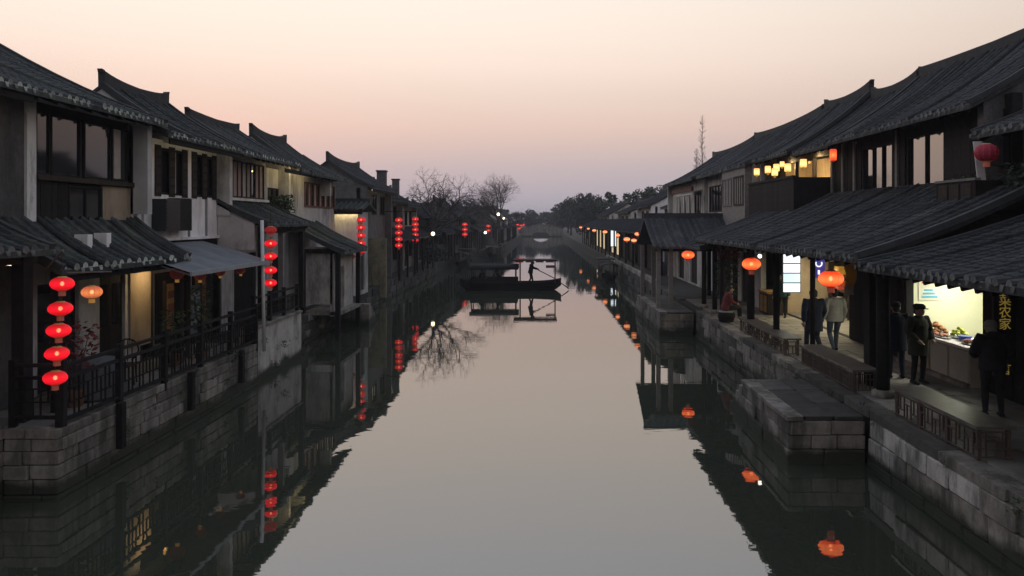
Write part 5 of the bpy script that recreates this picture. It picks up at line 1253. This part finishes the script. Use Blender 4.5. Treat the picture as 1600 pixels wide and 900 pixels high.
SIT = dict(pel=(0, 0, .52), chest=(0, .06, .86), neck=(0, .10, 1.05), head=(0, .14, 1.18), shL=(-.17, .08, .99), shR=(.17, .08, .99), elL=(-.22, .14, .74), elR=(.22, .14, .74), wrL=(-.10, .33, .66), wrR=(.10, .33, .66),
           hipL=(-.09, .04, .50), hipR=(.09, .04, .50), knL=(-.11, .44, .50), knR=(.11, .44, .50), anL=(-.11, .46, .085), anR=(.11, .44, .085))
person('woman in maroon jacket sitting on a low drum by the water', (6.85, 28.0, FZ), R(-90), 1.72, SIT, 'cloth_maroon', 'cloth_black', shoe='white_paint', vox=.013)
dr = thing('drum_seat', (6.88, 28.0, 1.1), 'low dark drum seat under the woman in maroon', 'seat')
MB().loft([((6.88, 28.0, 1.105), .26, .26), ((6.88, 28.0, 1.3), .32, .32), ((6.88, 28.0, 1.46), .29, .29)], 20).build('body', 'wood', dr, True); MB().loft([((6.88, 28.0, 1.46), .29, .29), ((6.88, 28.0, 1.50), .27, .27)], 20).build('top', 'metal_grey', dr)

# ------------------------------------------------------------------ the sculled boat
BY = 53.0
bt = thing('wooden_boat', (-2.1, BY, 0), 'dark wooden canopied boat crossing the middle of the canal', 'boat')
K = 20; q = MB(); xs0, xs1 = -5.65, 1.42
def hull(t):
    e = abs(2*t-1); x = xs0 + (xs1-xs0)*t; sheer = .50 + .26*e**4; keel = -.18 + .50*e**7 ; half = .82*(1-e**3.2*.72)
    return x, sheer, keel, half
for i in range(K+1):
    x, sh, ke, hf = hull(i/K)
    q.v += [(x, BY-hf, sh), (x, BY-hf*.86, (sh+ke)/2), (x, BY-hf*.55, ke), (x, BY+hf*.55, ke), (x, BY+hf*.86, (sh+ke)/2), (x, BY+hf, sh), (x, BY+hf*.9, sh), (x, BY+hf*.8, max(ke+.12, .05)), (x, BY-hf*.8, max(ke+.12, .05)), (x, BY-hf*.9, sh)]
for i in range(K):
    for j in range(10): q.f.append((i*10+j, i*10+(j+1) % 10, (i+1)*10+(j+1) % 10, (i+1)*10+j)); q.m.append(0)
q.f += [tuple(range(10)), tuple(K*10+j for j in reversed(range(10)))]; q.m += [0, 0]
q.build('hull', 'boat_wood', bt)
for s in (-1, 1):
    q = MB()
    for i in range(K):
        a, b = hull(i/K), hull((i+1)/K); q.bar((a[0], BY+s*a[3], a[1]+.02), (b[0], BY+s*b[3], b[1]+.02), .08, .07)
    q.build('gunwale', 'boat_wood', bt)
MB().box((-4.6, BY-.68, .28), (.9, BY+.68, .32)).build('deck', 'boat_wood', bt)
q = MB(); n_ = 10                                             # barrel canopy over the passengers
ring = [(.82*math.cos(math.pi*j/n_), 1.52 + .30*math.sin(math.pi*j/n_)) for j in range(n_+1)]
poly = [(BY+a, z) for a, z in ring] + [(BY+a*.95, z-.07) for a, z in reversed(ring)]
q.prism(poly, 'x', -4.95, -1.55); q.build('canopy', 'boat_wood', bt)
for x in (-4.8, -3.95, -2.75, -1.75):
    for s in (-1, 1): MB().bar((x, BY+s*.76, .5), (x, BY+s*.78, 1.54), .06).build('post', 'boat_wood', bt)
for s in (-1, 1): MB().box((-4.9, BY+s*.74-.02, .5), (-1.6, BY+s*.74+.02, .86)).build('side_board', 'boat_wood', bt)
MB().box((-1.9, BY-.95, 2.05), (1.12, BY+.95, 2.13)).build('flat_roof', 'boat_wood', bt)
for x in (-1.45, 1.0):
    for s in (-1, 1): MB().bar((x, BY+s*.70, .5), (x, BY+s*.80, 2.06), .055).build('post', 'boat_red', bt)
for i in range(4): MB().box((-1.75+i*.7, BY-.97, 1.96), (-1.2+i*.7, BY-.95, 2.06)).build('valance', 'boat_red', bt)
MB().box((.35, BY-.9, 1.58), (.95, BY-.86, 1.76)).build('name_board', 'boat_red', bt)
for x in (-4.2, -2.9): MB().box((x-.2, BY-.6, .32), (x+.2, BY+.6, .62)).build('bench', 'boat_wood', bt)
for i, (x, y, rz_, sc_, lb_) in enumerate(((-8.1, 80, R(86), .85, 'dark canopied boat moored at the left bank between the bare trees'), (-5.9, 99.5, R(78), .8, 'dark canopied boat moored near the second bare tree'), (5.4, 62, R(92), .8, 'dark canopied boat moored below the right arcade'))):
    c = copy_tree(bt); c.location = (x, y, 0); c.rotation_euler = (0, 0, rz_); c.scale = (sc_,)*3; c['label'] = lb_; c['group'] = 'boats moored along the banks'
oar = thing('sculling_oar', (.6, BY, .8), 'long sculling oar over the stern of the boat', 'oar')
MB().tube([(-.25, BY-.2, 1.42), (.35, BY-.15, 1.12), (1.1, BY-.05, .72)], .03, 8).build('shaft', 'boat_wood', oar)
MB().prism([(1.05, .75), (1.12, .66), (1.98, .02), (1.92, .16)], 'y', BY-.09, BY-.02).build('blade', 'boat_wood', oar)
person('boatman in dark clothes standing at the sculling oar', (-.72, BY-.1, .32), R(-90), 1.72, dict(elL=(-.20, .20, 1.22), wrL=(-.10, .40, 1.16), elR=(.20, .18, 1.2), wrR=(.10, .42, 1.12), knL=(-.12, .10, .50), anL=(-.13, .16, .085), anR=(.12, -.16, .085), chest=(0, .05, 1.27), neck=(0, .09, 1.45), head=(0, .13, 1.58)), 'cloth_black', 'cloth_black', vox=.014, grip=True)
person('left-hand passenger seated under the boat canopy', (-4.25, BY, .17), R(-90), 1.66, SIT, 'cloth_black', 'cloth_black', vox=.016)
person('right-hand passenger seated under the boat canopy', (-2.9, BY, .17), R(90), 1.66, SIT, 'cloth_navy', 'cloth_black', vox=.016)

# ------------------------------------------------------------------ trees
def bare_tree(loc, h, spread, label, seed, lvl=6, th=.22, name='bare_tree', up=.25):
    rg = random.Random(seed); o = thing(name, loc, label, 'tree'); T = MB(); Bm = MB(); base = Vector(loc)
    def grow(p, d, ln, r, k):
        if k > lvl: return
        n_ = 3; pts = [p]; dd = d.copy()
        for i in range(n_):
            dd = (dd + Vector((rg.gauss(0, .13), rg.gauss(0, .13), rg.gauss(0, .08)+up*.12))).normalized(); pts.append(pts[-1]+dd*ln/n_)
        (T if k == 0 else Bm).tube(pts, [r*(1-.14*i) for i in range(n_+1)], 7 if k < 2 else 4 if k < 4 else 3, cap=k < 3)
        kids = 4 if k == 0 else 3 if k < 3 else rg.choice((2, 3))
        for i in range(kids):
            a = 2*math.pi*(i+rg.uniform(-.3, .3))/kids; s = Vector((math.cos(a), math.sin(a), 0)); s = (s - dd*s.dot(dd)).normalized()
            f = rg.uniform(.55, 1.0) * spread * (.3 if i == 0 and k < 3 else 1); nd = (dd*1.0 + s*f + Vector((0, 0, up*.3))).normalized()
            grow(pts[-1] if i or k == 0 else pts[-1], nd, ln*rg.uniform(.66, .84), r*.63, k+1)
        if k > 1:
            grow(pts[2], (dd + Vector((rg.gauss(0, .8), rg.gauss(0, .8), .2))).normalized(), ln*.55, r*.42, k+2)
    grow(base, Vector((0, 0, 1)), h*.30, th, 0)
    T.build('trunk', 'bark', o, True); Bm.build('crown', 'bark', o)
    return o
bare_tree((-10.15, 65, .95), 8.5, .88, 'first bare tree with wide spreading crown on the left bank', 8, 7, .20, up=.02)
bare_tree((-6.1, 113, .95), 9.4, .80, 'second bare tree, rounder and farther along the left bank', 16, 8, .24, up=.1)
def poplar(loc, h, label, seed):
    rg = random.Random(seed); o = thing('slender_tree', loc, label, 'tree'); T = MB(); Bm = MB(); b = Vector(loc)
    T.tube([b, b+Vector((.1, 0, h*.4)), b+Vector((0, .1, h*.75)), b+Vector((.05, 0, h))], [.10, .08, .05, .01], 6)
    for i in range(260):
        t = rg.uniform(.15, .98); a = rg.uniform(0, 6.28); ln = (1.5*(1-t)+.35)*rg.uniform(.6, 1.1); p = b+Vector((0, 0, h*t)); d = Vector((math.cos(a), math.sin(a), rg.uniform(.7, 1.3))).normalized()
        q_ = p+d*ln; Bm.tube([p, (p+q_)/2+Vector((0, 0, -.05*ln)), q_], [.013, .009, .004], 3, cap=False)
        for k in range(3): e = p+(q_-p)*rg.uniform(.3, .9); Bm.tube([e, e+(d+Vector((rg.gauss(0, .6), rg.gauss(0, .6), .3))).normalized()*ln*.45], [.010, .004], 3, cap=False)
    T.build('trunk', 'bark', o, True); Bm.build('crown', 'bark', o)
poplar((20.3, 95, 1), 17.2, 'taller slender leafless tree rising behind the right-hand roofs', 3)
poplar((19.6, 95, 1), 13.0, 'shorter slender leafless tree left of the taller one', 4)
_crown = {}
def evergreen(loc, h, r, label, seed, m='leaf_dark'):
    o = thing('evergreen_tree', loc, label, 'tree'); b = Vector(loc)
    T = MB().tube([b, b+Vector((.1, 0, h*.35)), b+Vector((0, 0, h*.7))], [.28, .20, .08], 7)
    rg = random.Random(seed)
    for k in range(7):
        a = k*.9; T.tube([b+Vector((0, 0, h*(.25+.05*k))), b+Vector((r*.55*math.cos(a), r*.55*math.sin(a), h*(.42+.06*k)))], [.09, .03], 5)
    T.build('trunk', 'bark', o, True)
    key = seed % 3
    if key not in _crown:
        q = MB(); rr = random.Random(key+40); clumps = []
        for k in range(46):
            v = Vector((rr.gauss(0, 1), rr.gauss(0, 1), rr.gauss(0, 1))).normalized()*rr.uniform(.45, .95); clumps.append((v, rr.uniform(.18, .34)))
        for c, cr_ in clumps:
            for k in range(190):
                v = c + Vector((rr.gauss(0, 1), rr.gauss(0, 1), rr.gauss(0, .8))).normalized()*cr_*rr.uniform(.6, 1.05); s = .05*rr.uniform(.6, 1.4)
                u = Vector((rr.gauss(0, 1), rr.gauss(0, 1), rr.gauss(0, .5))).normalized()*s; w_ = u.cross(Vector((rr.gauss(0, 1), rr.gauss(0, 1), rr.gauss(0, 1)))).normalized()*s*.7
                q.add([v-u, v+w_, v+u, v-w_], [(0, 1, 2, 3)])
        _crown[key] = q.mesh('crown', m)
    inst('crown', _crown[key], o, b+Vector((0, 0, h*.60)), (0, 0, seed*1.3), (r, r, h*.46))
ev = [(9.8, 160, 9.8, 4.0, 'rounded evergreen behind the far end of the lantern arcade'), (8.0, 200, 9.2, 4.2, 'lower evergreen left of the rounded one on the right bank'), (14.0, 150, 9.0, 4.0, 'evergreen behind the farthest right-bank house'),
      (18.6, 140, 10.0, 4.2, 'tallest evergreen behind the house with the pale gable'), (24, 150, 9.6, 4.4, 'evergreen just left of the slender leafless trees'), (8.5, 235, 8.5, 5, 'low evergreen at the right end of the bridge'),
      (-12, 215, 8.0, 5.5, 'evergreen just left of the arched bridge'), (-19, 205, 8.8, 6, 'broad evergreen behind the farthest left house'), (-27, 190, 8.2, 6, 'evergreen behind the second bare tree'), (-36, 180, 8.0, 6, 'evergreen between the two bare trees, far back'), (-5, 262, 7, 6, 'small evergreen beyond the arched bridge'), (6, 275, 8, 7, 'hazy evergreen far behind the arched bridge'),
      (-16, 108, 6.2, 3.6, 'dark evergreen close behind the second bare tree'), (-15.5, 72, 6.2, 3.0, 'dark evergreen among the roofs behind the first bare tree')]
for i, (x, y, h, r, lb_) in enumerate(ev): evergreen((x, y, 1.0), h, r, lb_, i)

# ------------------------------------------------------------------ evening haze over the canal
hz = MB().box((-2600, -70, -2.4), (2600, 4100, 20.5)).build('haze', 'tile', origin=(0, 0, 0))
hm = bpy.data.materials.new('haze'); hm.use_nodes = True; n = hm.node_tree.nodes
for k in list(n): n.remove(k)
ho = n.new('ShaderNodeOutputMaterial'); hv = n.new('ShaderNodeVolumePrincipled'); hv.inputs['Color'].default_value = (.86, .87, .95, 1); hv.inputs['Density'].default_value = .0006; hv.inputs['Anisotropy'].default_value = .2
hm.node_tree.links.new(hv.outputs[0], ho.inputs['Volume']); hz.data.materials.clear(); hz.data.materials.append(hm)
tag(hz, 'thin evening haze lying over the whole canal', 'haze', kind='stuff')
